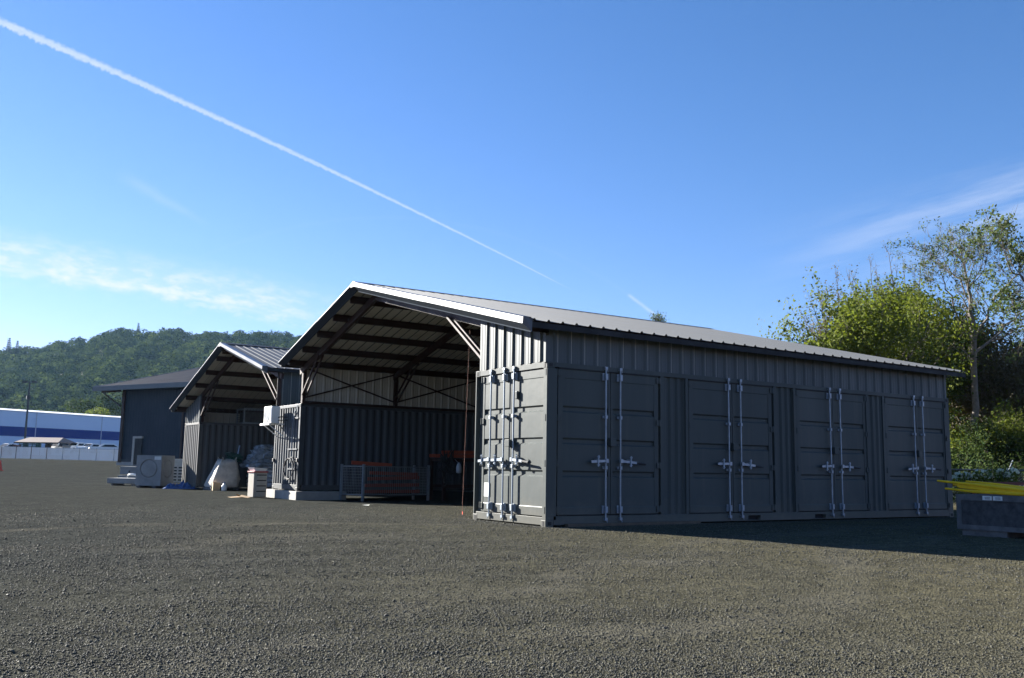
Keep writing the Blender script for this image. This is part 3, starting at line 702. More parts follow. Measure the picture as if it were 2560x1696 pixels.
q = MB(); rs = random.Random(9); pts = [(2.9+rs.uniform(-.35, .5), 27.95+rs.uniform(-.35, .35), g1+rs.uniform(1.2, 1.62)) for _ in range(46)]
q.tube(pts, .022, 5); tag(q.build('hose_tangle', GREENP), 'dark green tangle of hose piled in the mouth of the bulk bag', 'hose')
q = MB(); q.bar((3.15, 28.0, g1+1.2), (3.3, 28.1, g1+1.95), .05, .05); tag(q.build('grey_pipe', GALV), 'grey pipe standing upright out of the bulk bag', 'pipe')
# stack of sacks on a pallet, wrapped bundle on top
pl2 = copy_tree(pl, (2.5+1.9, 28.0-.2, g1), 'wooden pallet under the stacked grey sacks'); pl2['group'] = pl['group'] = 'pallets by the small shed opening'
names = ['bottom layer', 'second layer', 'third layer', 'fourth layer']
for lv in range(4):
    for k, (dx, dy) in enumerate(((0, 0), (.62, .05), (1.2, 0))):
        V, F = sweep_blob((3.98+dx+.03*math.sin(lv*3+k), 27.75+dy, g1+.13+.105+lv*.195), .33, .5, .115, seed=lv*5+k, j=.06)
        q = MB(); q.add(V, F)
        tag(q.build('sack', SACK, smooth=True), 'grey plastic sack, %s of the pallet stack, %s' % (names[lv], ('beside the bulk bag', 'in the middle of the layer', 'beside the blue grey container')[k]), 'sack', 'sacks stacked on the pallet')
V, F = [], []
q = MB()
for r_ in range(5):
    V, F = sweep_blob((4.5+.07*r_, 27.8, g1+1.08+r_*.19), 1.08-.06*r_, .66-.03*r_, .17, n=34, m=9, seed=40+r_, j=.16); q.add(V, F)
tag(q.build('wrapped_bundle', PLASTIC_BLK, smooth=False), 'big crinkled plastic wrapped bundle lying on top of the grey sacks', 'bundle')
# cardboard box and jug
q = MB(); q.add([(1.92, 27.05, g1), (2.22, 27.0, g1), (2.26, 27.25, g1), (1.96, 27.3, g1), (1.93, 27.05, g1+.35), (2.2, 27.0, g1+.3), (2.27, 27.26, g1+.32), (1.97, 27.3, g1+.36),
    (1.78, 27.1, g1+.42), (1.8, 27.33, g1+.44), (2.36, 27.0, g1+.2), (2.4, 27.24, g1+.22)], [(0, 1, 5, 4), (1, 2, 6, 5), (2, 3, 7, 6), (3, 0, 4, 7), (0, 3, 2, 1), (4, 7, 9, 8), (5, 6, 11, 10)])
tag(q.build('cardboard_box', CARD), 'open brown cardboard box left of the bulk bag', 'box')
jg = thing('plastic_jug', 'small white plastic jug on the gravel before the bulk bag', 'jug', (2.3, 26.7, g1))
q = MB(); q.lathe((2.3, 26.7, g1), [(.1, 0), (.12, .02), (.12, .2), (.05, .28), (.04, .32)], 12); q.build('body', WHITE, jg, smooth=True)
q = MB(); q.lathe((2.3, 26.7, g1+.32), [(.045, 0), (.045, .03), (.03, .035)], 12); q.build('cap', BLUE, jg)
# ivory drawer cabinet
gc = float(gz(1, 18.6))
cz0 = (1.08, 18.75, gc)
cb_ = thing('drawer_cabinet', 'ivory drawer cabinet with dark gaps and a red band standing outside by the footing', 'cabinet', cz0, .18)
q = MB(); q.box(-.24, .26, -.2, .2, .02, .86); q.build('carcass', OFFW, cb_, local=True, bevel=.012)
for k in range(4):
    q = MB(); q.box(-.13, .235, -.222, -.201, .05+k*.185, .05+k*.185+.15); q.build('drawer', OFFW, cb_, local=True, bevel=.006)
q = MB()
for k in range(4): q.box(-.13, .235, -.206, -.2005, .05+k*.185+.15, .05+(k+1)*.185)
q.build('drawer_gap', DARK, cb_, local=True)
q = MB(); q.box(-.27, .29, -.23, .23, .862, .9); q.build('red_band', REDP, cb_, local=True, bevel=.006)
tr = MB(); tr.add([(-.2, -.18, 0), (.2, -.18, 0), (.2, .18, 0), (-.2, .18, 0), (-.27, -.23, .13), (.26, -.23, .09), (.28, .23, .09), (-.27, .23, .13)], [(0, 1, 2, 3), (0, 1, 5, 4), (1, 2, 6, 5), (2, 3, 7, 6), (3, 0, 4, 7)])
for P in ((-.1, .0), (.08, .02)): tr.box(P[0]-.06, P[0]+.06, -.12, .12, .02, .08)
o = tr.build('white_tray', WHITE); o.location = (cz0[0], cz0[1], gc+.902); o.rotation_euler = (0, 0, .18); tag(o, 'shallow white tray lying on the ivory drawer cabinet', 'tray')
for i, (x, y, s, a) in enumerate(((.32, 18.6, .26, .3), (.55, 18.35, .3, 1.1), (.5, 18.75, .16, 2.))):
    q = MB(); h = (.05, .1, .13)[i]
    q.add([rot((x, y), -s, -s*.5, a)+(gc+.015,), rot((x, y), s, -s*.5, a)+(gc+.03,), rot((x, y), s*.8, s*.5, a)+(gc+h,), rot((x, y), -s*.9, s*.5, a)+(gc+h*.6,),
           rot((x, y), -s, -s*.5, a)+(gc+.01,), rot((x, y), s, -s*.5, a)+(gc+.024,), rot((x, y), s*.8, s*.5, a)+(gc+h-.006,), rot((x, y), -s*.9, s*.5, a)+(gc+h*.6-.006,)], [(0, 1, 2, 3), (4, 7, 6, 5), (0, 4, 5, 1), (1, 5, 6, 2), (2, 6, 7, 3), (3, 7, 4, 0)])
    tag(q.build('cardboard_scrap', CARD), ['flat torn cardboard scrap farthest from the ivory cabinet', 'folded cardboard scrap touching the foot of the ivory cabinet', 'small curled cardboard scrap between the other two'][i], 'cardboard', 'cardboard scraps on the gravel')
# lattice crate and panel on top of the far container
zt = BZ+H
cr = thing('lattice_crate', 'grey lattice crate standing on the far container under the small roof', 'crate', (5, 29.6, zt))
pB = [ony for ony in ()]
q = MB(); x0, x1, y0, y1 = 3.75, 5.9, 29.15, 30.2
for a in (x0, x1):
    for b in (y0, y1): q.bar((a, b, zt), (a, b, zt+.72), .06, .06)
for z in (.05, .7):
    for b in (y0, y1): q.bar((x0, b, zt+z), (x1, b, zt+z), .05, .06)
    for a in (x0, x1): q.bar((a, y0, zt+z), (a, y1, zt+z), .05, .06)
q.build('frame', GALV, cr)
q = MB()
for a in np.linspace(x0, x1, 17): q.bar((a, y0, zt+.05), (a, y0, zt+.7), .02, .02); q.bar((a, y1, zt+.05), (a, y1, zt+.7), .02, .02)
for z in np.linspace(.12, .62, 6): q.bar((x0, y0, zt+z), (x1, y0, zt+z), .02, .02); q.bar((x0, y0, zt+z), (x0, y1, zt+z), .02, .02)
q.box(x0+.1, x1-.1, y0+.1, y1-.1, zt+.03, zt+.55)
q.build('lattice', WOOD, cr)
q = MB(); q.box(6.2, 8.4, 29.3, 29.9, zt+.0, zt+.35); tag(q.build('timber_stack', TIMBER, bevel=.01), 'low brown stack of boards on the far container beside the lattice crate', 'boards')

# concrete vault with round knock-outs
rzv = math.radians(-40.7)       # right face normal
vb = float(gz(.64, 31))+.1
va = (.55, 31.55)
ang = math.atan2(-.758, -.652)+PI/2          # local x axis runs along the left face
vt = thing('concrete_vault', 'large square precast concrete vault with round recesses in its sides', 'concrete vault', (va[0], va[1], vb), ang)
hs, hh = .6, 1.36
q = MB()
def face_with_disc(q, M, w, h, cx, cz, r, n=32, dep=.05):
    ring = [(cx+r*math.cos(2*PI*k/n), cz+r*math.sin(2*PI*k/n)) for k in range(n)]
    outer = []
    for k in range(n):
        t = 2*PI*k/n; c, s = math.cos(t), math.sin(t); sc = min(((w if c > 0 else 0)-cx)/c if abs(c) > 1e-6 else 9e9, ((h if s > 0 else 0)-cz)/s if abs(s) > 1e-6 else 9e9)
        outer.append((cx+c*sc, cz+s*sc))
    for k in range(n):
        k2 = (k+1) % n
        q.quad(M(*outer[k], 0), M(*outer[k2], 0), M(*ring[k2], 0), M(*ring[k], 0))
        if outer[k][0] != outer[k2][0] and outer[k][1] != outer[k2][1]:
            cc = (w if outer[k][0]+outer[k2][0] > w else 0, h if outer[k][1]+outer[k2][1] > h else 0); q.add([M(*outer[k], 0), M(*cc, 0), M(*outer[k2], 0)], [(0, 1, 2)])
        i1 = (cx+(ring[k][0]-cx)*.94, cz+(ring[k][1]-cz)*.94); i2 = (cx+(ring[k2][0]-cx)*.94, cz+(ring[k2][1]-cz)*.94)
        j1 = (cx+(ring[k][0]-cx)*.86, cz+(ring[k][1]-cz)*.86); j2 = (cx+(ring[k2][0]-cx)*.86, cz+(ring[k2][1]-cz)*.86)
        q.quad(M(*ring[k], 0), M(*ring[k2], 0), M(*i2, dep), M(*i1, dep)); q.quad(M(*i1, dep), M(*i2, dep), M(*j2, .004), M(*j1, .004))
        q.add([M(*j1, .004), M(*j2, .004), M(cx, cz, .004)], [(0, 1, 2)])
W2 = 2*hs
for Mf in (lambda a, z, d: (-hs+a, -hs+d, z), lambda a, z, d: (hs-d, -hs+a, z), lambda a, z, d: (hs-a, hs-d, z), lambda a, z, d: (-hs+d, hs-a, z)): face_with_disc(q, Mf, W2, hh, hs, hh*.56, .42)
q.quad((-hs, -hs, hh), (hs, -hs, hh), (hs, hs, hh), (-hs, hs, hh)); q.quad((-hs, -hs, 0), (hs, -hs, 0), (hs, hs, 0), (-hs, hs, 0))
q.build('vault_body', CONC_D, vt, local=True)
q = MB(); q.box(.25, .56, -hs-.004, -hs-.001, hh-.2, hh-.05); q.build('label_plate', PAPER, vt, local=True)
for a, lb in ((-.45, 'timber skid under the left side of the concrete vault'), (.3, 'timber skid under the right side of the concrete vault')):
    q = MB(); q.box(a, a+.15, -.75, .75, -.12, -.002)
    o = tag(q.build('timber_skid', WOOD), lb, 'timber', 'skids under the concrete vault'); o.location = (va[0], va[1], vb); o.rotation_euler = (0, 0, ang)
# slab, fitting, stack, box, tarpaulin
sl = at(312, 1206, 45.6); gs = float(gz(sl[0], sl[1]))
q = MB(); q.box(-.75, .75, -.6, .6, .1, .36)
for a in (-.6, .45): q.box(a, a+.12, -.5, .5, 0, .098)
o = q.build('concrete_slab', CONC_D, bevel=.012); o.location = (sl[0]+.15, sl[1], gs); o.rotation_euler = (0, 0, ang); tag(o, 'low flat concrete slab on blocks left of the concrete vault', 'concrete slab')
q = MB(); q.tube([(-.25, 0, 0), (-.18, 0, .12), (0, 0, .14), (.2, 0, .12), (.3, 0, 0)], .05, 8); o = q.build('white_pipe', WHITE, smooth=True); o.location = (sl[0]+.3, sl[1]-.05, gs+.4); o.rotation_euler = (0, 0, ang); tag(o, 'curved white pipe lying on the flat concrete slab', 'pipe')
for k, (u, v, d, w, h, lab) in enumerate(((330, 1183, 50, .62, .42, 'lower of two stacked grey precast boxes behind the vault'), (331, 1168, 50, .6, .42, 'upper of two stacked grey precast boxes behind the vault'))):
    c = at(u, v, d); zz = float(gz(c[0], c[1]))+(0, .44)[k]
    tt = thing('precast_box', lab, 'precast box', (c[0]+.2, c[1], zz+(.02 if k else 0)), ang+.1*k, 'stacked precast boxes')
    q = MB(); q.box(-w, w, -w, w, 0, h); q.build('body', CONC_D, tt, local=True, bevel=.015)
    q = MB(); q.box(-w-.02, w+.02, -w-.02, w+.02, h-.1, h-.03); q.build('rim', CONC_D, tt, local=True)
    q = MB(); q.lathe((0, 0, 0), [(.05, 0), (.05, .01)], 12)
    q = MB(); q.tube([(-.1, -w-.012, h*.4), (-.1, -w+.002, h*.4)], .04, 10); q.build('lifting_hole', DARK, tt, local=True)
c = at(441, 1178, 52.5); zz = float(gz(c[0], c[1]))
gb = thing('slotted_crate', 'pale grey slotted plastic crate between the vault and the far container', 'crate', (c[0]+.3, c[1], zz), ang)
q = MB(); q.box(-.55, .55, -.5, .5, 0, 1.32); q.build('crate_body', OFFW, gb, local=True, bevel=.02)
q = MB()
for z in np.arange(.12, .85, .17):
    for a in (-.35, .05): q.box(a, a+.3, -.504, -.501, z, z+.08)
    for a in (-.35, .05): q.box(-.554, -.551, a, a+.3, z, z+.08)
q.build('slot', DARK, gb, local=True)
V = []; F = []; nx, ny = 26, 18; rs = random.Random(2)
c = (1.25, 29.6); 
for i in range(nx+1):
    for j in range(ny+1):
        x = (i/nx-.5)*1.5; y = (j/ny-.5)*.9; e = max(0, 1-(x/.75)**2)*max(0, 1-(y/.45)**2)
        V.append((*rot(c, x, y, -.35), g1+.01+e**.6*(.16+.06*math.sin(x*9+y*4)+.07*math.sin(y*17-x*11)+.04*math.sin(x*23))*(1+.4*rs.uniform(-1, 1))))
for i in range(nx):
    for j in range(ny): k = i*(ny+1)+j; F.append((k, k+1, k+ny+2, k+ny+1))
q = MB(); q.add(V, F); tag(q.build('blue_tarpaulin', BLUE), 'crumpled blue tarpaulin on the gravel at the foot of the vault', 'tarpaulin')

# ------------------------------------------------------------------ crate on the right with yellow barrier rails
X0, X1, Y1_, Y0_ = 5.85, 7.0, -3.98, -6.45
gcx = float(gz(5.8, -4.5))
ct = thing('wooden_crate', 'weathered plywood crate on skids holding yellow rails', 'crate', (6.4, -5.2, gcx))
q = MB()
q.box(X0+.02, X0+.04, Y0_+.02, Y1_-.02, gcx+.12, gcx+.66); q.box(X1-.04, X1-.02, Y0_+.02, Y1_-.02, gcx+.12, gcx+.66)
q.box(X0+.04, X1-.04, Y1_-.04, Y1_-.02, gcx+.12, gcx+.66); q.box(X0+.04, X1-.04, Y0_+.02, Y0_+.04, gcx+.12, gcx+.66); q.box(X0+.04, X1-.04, Y0_+.04, Y1_-.04, gcx+.12, gcx+.14)
q.build('panel', PLY, ct)
q = MB()
for x in (X0, X1-.02):
    q.box(x, x+.02, Y0_, Y1_, gcx+.59, gcx+.69); q.box(x, x+.02, Y0_, Y1_, gcx+.1, gcx+.18)
    for y in (Y1_-.09, (Y0_+Y1_)/2-.05, Y0_): q.box(x+.001, x+.019, y, y+.09, gcx+.18, gcx+.59)
for y in (Y1_-.02, Y0_):
    q.box(X0+.02, X1-.02, y, y+.02, gcx+.59, gcx+.69); q.box(X0+.02, X1-.02, y, y+.02, gcx+.1, gcx+.18)
    for x in (X0+.02, X1-.11): q.box(x, x+.09, y+.001, y+.019, gcx+.18, gcx+.59)
q.build('batten', WOOD, ct, bevel=.003)
for y in (Y1_-.85, Y0_+.05):
    q = MB(); q.box(X0+.03, X1-.03, y, y+.78, gcx-.01, gcx+.099); q.build('skid', WOOD, ct, bevel=.004)
for ya in (-4.62, -4.8):
    q = MB(); q.box(X0-.004, X0-.001, ya, ya+.16, gcx+.605, gcx+.675); q.build('paper_label', PAPER, ct)
q = MB()
for yy in (-4.61, -4.79):
    for z in (.62, .635, .65)[:3]: q.box(X0-.006, X0-.0045, yy+.02, yy+.11, gcx+z, gcx+z+.006)
q.build('label_print', NAVY, ct)
rails = [(5.93, -3.62, .93, .70, 'uppermost yellow rail, sticking out farthest past the crate'), (6.02, -3.86, .87, .69, 'yellow rail second from the front in the crate'),
         (6.12, -3.96, .90, .71, 'yellow rail in the middle of the crate bundle'), (5.90, -3.78, .80, .70, 'yellow rail resting on the front rim of the crate'),
         (6.3, -3.9, .90, .72, 'yellow rail at the back of the crate'), (5.96, -4.0, .83, .71, 'lowest yellow rail under the bundle in the crate'), (6.2, -3.99, .93, .71, 'yellow rail lying on top of the bundle behind the uppermost one')]
for i, (x, y_s, za, zb, lb) in enumerate(rails):
    q = MB(); ym = (y_s-6.6)/2
    q.tube([(x-.03, y_s, gcx+za-.04+.02), (x, y_s-.5, gcx+za-.04-.02), (x+.05, ym, gcx+(za+zb)/2-.035), (x+.1, -6.6, gcx+zb-.03)], [.018, .026, .03, .03], 8)
    if i % 2 == 0: q.bar((x, y_s-.35, gcx+za-.04-.05), (x+.1, -6.55, gcx+zb-.03-.03), .02, .06)
    tag(q.build('yellow_rail', YELLOW), lb, 'rail', 'yellow rails in the wooden crate')
q = MB(); q.bar((5.98, -5.05, gcx+.71), (6.1, -6.6, gcx+.72), .06, .05); tag(q.build('orange_rail', ORANGE, bevel=.006), 'orange rail showing under the yellow rails at the right of the crate', 'rail')
# rusty rack behind the crate
c = at(2530, 1225, 19.); gr = float(gz(c[0], c[1]))
ra = thing('steel_trailer', 'rust red steel frame trailer standing behind the crate at the fence', 'trailer', (c[0], c[1], gr), YAW)
q = MB(); q.bar((-.34, 0, .86), (1.6, 0, .86), .09, .06); q.bar((-.34, .9, .86), (1.6, .9, .86), .09, .06); q.bar((-.34, 0, .55), (1.6, 0, .55), .05, .06)
for a in (-.34, .1, .55, 1.0, 1.6): q.bar((a, 0, .86), (a, .9, .86), .06, .06); q.bar((a, 0, .3), (a, 0, .83), .05, .05); q.bar((a, .9, .3), (a, .9, .83), .05, .05)
q.build('frame', RUST, ra, local=True)
for a in (.0, 1.2):
    for yy in (-.12, 1.02):
        q = MB(); q.tube([(a, yy-.07, .3), (a, yy+.07, .3)], .3, 18); q.build('wheel', RUBBER, ra, local=True)

# ------------------------------------------------------------------ far left: navy building, warehouse, fence, shelter, cars
cb3 = at(294, 1164, 89.5); zb3 = cb3[2]
dw = np.array([.42, -.907, 0]); nw = np.array([-.907, -.42, 0])   # along the wall, outward normal
def B3(a, d, z): return tuple(np.array([cb3[0], cb3[1], 0])+dw*a-nw*d+np.array([0, 0, z]))
nb = thing('metal_building', 'large dark navy metal clad building with a wide roof overhang at left', 'building', (cb3[0], cb3[1], zb3))
Hb = 7.35; Lb = 22.
w = MB(); 
w.strip(ribs(0, Lb, .4, .022, .12, .05), lambda a, h, e: B3(a, -h, (zb3+.35, zb3+Hb)[e]))
w.strip([(0, 0), (26, 0)], lambda a, h, e: B3(0, a, (zb3+.35, zb3+Hb+(0 if a == 0 else 0))[e]))
w.build('wall', NAVY, nb)
w = MB(); w.box(-.05, Lb, -.12, 26, zb3-1, zb3+.35, tf=B3); w.build('plinth', CONC, nb)
rf = MB(); ov = 3.2; oe = 1.0; pit = .25
ez = zb3+Hb+.18; 
P = [B3(-ov, -oe, ez), B3(Lb, -oe, ez), B3(Lb, 13, ez+pit*14), B3(-ov, 13, ez+pit*14), B3(-ov, 27, ez), B3(Lb, 27, ez)]
rf.add(P, [(0, 1, 2, 3), (3, 2, 5, 4)])
rf.build('roof', NAVYROOF, nb)
fa = MB(); fa.box(-ov, Lb, -oe-.12, -oe+.02, ez-.42, ez+.03, tf=B3); fa.build('gutter', mat('sage fascia', (.09, .115, .12), .5, 0, .05, 1.), nb)
fa = MB(); P2 = [B3(-ov-.05, -oe, ez+.04), B3(-ov-.05, 13, ez+pit*14+.04), B3(-ov-.05, 13, ez+pit*14-.35), B3(-ov-.05, -oe, ez-.35)]
Q2 = [tuple(np.array(p)+dw*.12) for p in P2]; fa.add(P2+Q2, [(0, 1, 2, 3), (4, 5, 6, 7), (0, 1, 5, 4), (2, 3, 7, 6)]); fa.build('barge_board', TRIM, nb)
so = MB(); so.add([B3(-ov, -oe, ez-.34), B3(Lb, -oe, ez-.34), B3(Lb, 0, ez-.3), B3(-ov, 0, ez-.3)], [(0, 1, 2, 3)]); so.add([B3(-ov, 0, ez-.3), B3(0, 0, ez-.3), B3(0, 13, ez-.3+pit*13), B3(-ov, 13, ez-.3+pit*13)], [(0, 1, 2, 3)]); so.build('soffit', STEEL, nb)
br = MB(); br.bar(B3(-ov+.4, -.2, ez-.5), B3(.05, -.2, ez-1.9), .1, .1); br.bar(B3(-ov+.2, -.2, ez-.42), B3(0, -.2, ez-.42), .12, .2); br.build('brace', STEEL, nb)
dp = MB(); dp.box(.25, .6, -.22, -.08, zb3+.3, ez-.3, tf=B3); dp.build('downpipe', STEEL, nb)
d_ = MB(); d_.box(2.55, 3.55, -.15, -.06, zb3+.1, zb3+2.55, tf=B3); df = d_.build('door', DARK, nb)
d_ = MB(); d_.box(2.25, 2.54, -.2, -.02, zb3+.0, zb3+2.75, tf=B3); d_.box(2.54, 3.6, -.2, -.02, zb3+2.56, zb3+2.75, tf=B3); d_.build('door_frame', OFFW, df)
d_ = MB(); d_.box(9.2, 13.5, -.12, -.06, zb3+.3, zb3+5.0, tf=B3)
for k in range(1, 8): d_.box(9.25, 13.45, -.14, -.121, zb3+.3+k*.58, zb3+.34+k*.58, tf=B3)
d_.build('roller_door', NAVYROOF, nb)
d_ = MB(); d_.box(8.95, 9.19, -.16, -.02, zb3+.3, zb3+5.2, tf=B3); d_.build('door_trim', STEEL, nb)

# warehouse
wA = at(0, 1150, 250.); wB = at(300, 1150, 284.); dW = (wB-wA); dW[2] = 0; Lw = np.linalg.norm(dW); dW /= Lw; nW = np.array([dW[1], -dW[0], 0]); 
if nW@(CAM-wA) < 0: nW = -nW
def WH(a, d, z): return tuple(np.array([wA[0], wA[1], 0])+dW*a+nW*d+np.array([0, 0, z]))
wh = thing('warehouse', 'long white warehouse with a deep blue band behind the white fence', 'warehouse', (wA[0], wA[1], .5))
zt0 = at(0, 1024.5, 250.)[2]
a0, a1 = -120, 90
w = MB(); w.box(a0, a1, -60, 0, -1, zt0, tf=WH); w.build('wall', WWALL, wh)
zs0, zs1 = at(0, 1089.5, 250.)[2], at(0, 1065, 250.)[2]
w = MB(); w.box(a0, a1, 0.004, .06, zs0, zs1, tf=WH); w.build('blue_band', BLUEBAND, wh)
w = MB(); w.add([WH(a0, .35, zt0+.02), WH(a1, .35, zt0+.02), WH(a1, -22, zt0+1.7), WH(a0, -22, zt0+1.7), WH(a1, -60, zt0+.1), WH(a0, -60, zt0+.1)], [(0, 1, 2, 3), (3, 2, 4, 5)]); w.build('roof', mat('bright roof edge', (.8, .8, .78), .4), wh)
w = MB()
for a in np.arange(-98, 90, 21.5):
    w.box(a, a+.25, .065, .1, -1, zt0, tf=WH)
w.build('panel_joint', mat('joint grey', (.42, .46, .52), .6), wh)

# white slatted fence with dark posts
fA = at(-120, 1146.5, 150.); fB = at(330, 1160., 126.); 
dF = fB-fA; Lf = np.linalg.norm(dF[:2]); 
fn = thing('slatted_fence', 'long white slatted fence with dark posts at the far edge of the yard', 'fence', (fA[0], fA[1], fA[2]))
def FN(t, d, z): p = fA+dF*t; return (p[0]-dF[1]/Lf*d, p[1]+dF[0]/Lf*d, p[2]+z)
hf = lambda t: 2.15-.3*t
q = MB(); n = 150
for i in range(n):
    t0, t1 = i/n, (i+.93)/n; h0 = hf(t0)
    q.add([FN(t0, 0, -.3), FN(t1, 0, -.3), FN(t1, 0, h0), FN(t0, 0, h0)], [(0, 1, 2, 3)])
nt = FENCEW.node_tree; tb = nt.nodes.new('ShaderNodeBsdfTranslucent'); tb.inputs['Color'].default_value = (.75, .74, .71, 1); mxs = nt.nodes.new('ShaderNodeMixShader'); mxs.inputs[0].default_value = .6
nt.links.new(nt.nodes['Principled BSDF'].outputs[0], mxs.inputs[1]); nt.links.new(tb.outputs[0], mxs.inputs[2]); nt.links.new(mxs.outputs[0], nt.nodes['Material Output'].inputs['Surface'])
q.build('slat_panel', FENCEW, fn)
for t in np.linspace(.05, 1, 12):
    q = MB(); q.tube([FN(t, -.08, -.3), FN(t, -.08, hf(t)+.12)], .05, 8); q.build('post', STEEL if t < .6 else GALV, fn)
q = MB(); q.bar(FN(0, -.06, 2.12), FN(1, -.06, 1.84), .05, .05); q.build('top_rail', GALV, fn)

# brown roofed shelter
sA = at(115, 1122, 165.)
sh_ = thing('picnic_shelter', 'small shelter with a low brown shingle roof behind the white fence', 'shelter', (sA[0], sA[1], 1.), YAW-.12)
z1_ = at(115, 1107, 165.)[2]-1.; z2_ = at(115, 1094, 165.)[2]-1.
q = MB(); q.add([(-4.1, -3, z1_), (4.1, -3, z1_), (3.1, 0, z2_), (-3.3, 0, z2_), (-4.1, 3, z1_), (4.1, 3, z1_)], [(0, 1, 2, 3), (3, 2, 5, 4), (0, 3, 4), (1, 5, 2)])
q.build('roof', BROWNROOF, sh_, local=True)
q = MB(); q.box(-4.12, 4.12, -3.05, -2.95, z1_-.22, z1_, ); q.box(-4.12, -4.05, -3, 3, z1_-.22, z1_); q.build('fascia', STEEL, sh_, local=True)
for a in (-2.8, 1.2):
    q = MB(); q.box(a-.2 if a < 0 else a-.45, a+.2 if a < 0 else a+.45, -1.5, -1.1, -1, z1_); q.build('pillar', STEEL, sh_, local=True)
q = MB(); q.box(-3.4, 3.4, -1, 2, -1, .9); q.build('counter', WOOD, sh_, local=True)
# green railing
c = at(74, 1114, 158.)
q = MB()
for dz in (.15, .4, .65): q.box(-1.9, 1.9, -.05, .05, dz, dz+.14)
for a in (-1.85, -1.2, -.4, .4, 1.1, 1.8): q.box(a, a+.12, -.04, .04, -2.3, .8)
q.box(1.1, 1.9, -.06, .3, .05, .75)
o = q.build('green_railing', GREENP); o.location = (c[0], c[1], c[2]-.35); o.rotation_euler = (0, 0, YAW-.1); tag(o, 'green painted railing showing above the white fence', 'railing')
# red brown slatted board with legs
c = at(38, 1146, 143.)
bd = thing('notice_board', 'red brown slatted board on legs standing before the white fence', 'board', c, YAW)
q = MB()
for k in range(5): q.box(-.45, .65, -.04, .04, .85+k*.24, .85+k*.24+.2)
q.build('slats', RUST, bd, local=True)
for a in (-.6, .62):
    q = MB(); q.box(a, a+.1, -.06, .06, -.2, 2.15); q.build('leg', STEEL, bd, local=True)
q = MB(); q.box(-1.0, -.62, -.1, .1, .4, 1.9); q.build('side_panel', STEEL, bd, local=True)
# light pole
pb = at(62, 1102, 172.)
lpz = at(74, 953.5, 172.)[2]
lpo = thing('light_pole', 'tall slim light pole with two lamp heads before the warehouse', 'light pole', (pb[0], pb[1], 1.))
q = MB(); q.tube([(pb[0], pb[1], 0), (pb[0], pb[1], lpz)], [.22, .15], 10); q.build('pole', POLE, lpo)
for s_ in (-1, 1):
    q = MB(); e = np.array([pb[0], pb[1], lpz])+RT*s_*.45; f2 = np.array([pb[0], pb[1], lpz])+RT*s_*1.25
    q.bar((pb[0], pb[1], lpz), e, .08, .08); q.bar(e, f2, .5, .36); q.build('lamp_head', POLE, lpo)
q = MB(); e = np.array([pb[0], pb[1], at(74, 993, 172.)[2]]); q.box(e[0]-.35, e[0]+.35, e[1]-.3, e[1]+.3, e[2]-.3, e[2]+.3); q.build('junction_box', POLE, lpo)

# parked white vehicles behind the fence, roofs showing
def vehicle(name, label, cat, u, v, d, L, Wd, Hh, rz, van):
    c = at(u, v-8, d); z0 = c[2]-Hh
    t = thing(name, label, cat, (c[0], c[1], z0), rz, 'white vehicles parked behind the fence')
    prof = [(-L/2, .35), (-L/2, .8), (-L/2+.12, .95), (-L*.2 if not van else -L*.36, 1.02 if not van else 1.2), (-L*.04 if not van else -L*.24, Hh), (L*.28 if not van else L*.47, Hh-.03), (L*.46 if not van else L/2, 1.0), (L/2, .95), (L/2, .35)]
    hw = lambda z: Wd/2*(1 if z < 1.02 else 1-.16*(z-1.0)/max(.1, Hh-1.0))
    q = MB(); n = len(prof)
    q.add([(x, -hw(z), z) for x, z in prof]+[(x, hw(z), z) for x, z in prof], [tuple(range(n)), tuple(range(2*n-1, n-1, -1))]+[(i, (i+1) % n, n+(i+1) % n, n+i) for i in range(n)])
    q.build('body', WHITE, t, local=True, bevel=.05)
    g = MB()
    a0, a1 = prof[3], prof[4]; b0, b1 = prof[5], prof[6]
    for (p0, p1) in ((a0, a1), (b1, b0)):
        f0, f1 = .12, .88
        P = [(p0[0]+(p1[0]-p0[0])*f, p0[1]+(p1[1]-p0[1])*f) for f in (f0, f1)]; o_ = -.012 if p0 is a0 else .012
        g.add([(P[0][0]+o_, -hw(P[0][1])*.85, P[0][1]+.012), (P[0][0]+o_, hw(P[0][1])*.85, P[0][1]+.012), (P[1][0]+o_, hw(P[1][1])*.85, P[1][1]+.012), (P[1][0]+o_, -hw(P[1][1])*.85, P[1][1]+.012)], [(0, 1, 2, 3)])
    for s_ in (-1, 1):
        zl, zh = 1.06 if not van else 1.2, Hh-.14
        g.add([(a0[0]+.25, s_*(hw(zl)+.012), zl), (b1[0]-.35, s_*(hw(zl)+.012), zl), (b0[0]-.12, s_*(hw(zh)+.012), zh), (a1[0]+.1, s_*(hw(zh)+.012), zh)], [(0, 1, 2, 3)])
    g.build('window', GLASS_D, t, local=True)
    for x in (-L*.32, L*.3):
        for s_ in (-1, 1):
            w = MB(); w.tube([(x, s_*(Wd/2-.2), .33), (x, s_*(Wd/2+.02), .33)], .33, 18); w.build('wheel', RUBBER, t, local=True)
vehicle('parked_car', 'white van, tallest roof, parked beside the shelter pillar behind the fence', 'van', 154, 1114.5, 170, 5.2, 1.95, 2.0, YAW+1.2, True)
vehicle('parked_car', 'white car roof in the middle of the row behind the fence', 'car', 190, 1115, 168, 4.6, 1.8, 1.6, YAW+1.3, False)
vehicle('parked_car', 'white car roof between two others behind the fence, partly hidden', 'car', 225, 1117.5, 164, 4.5, 1.8, 1.55, YAW+1.3, False)
vehicle('parked_car', 'white car at the right end of the row, nearest the navy building', 'car', 263, 1118, 150, 4.7, 1.85, 1.55, YAW+.5, False)
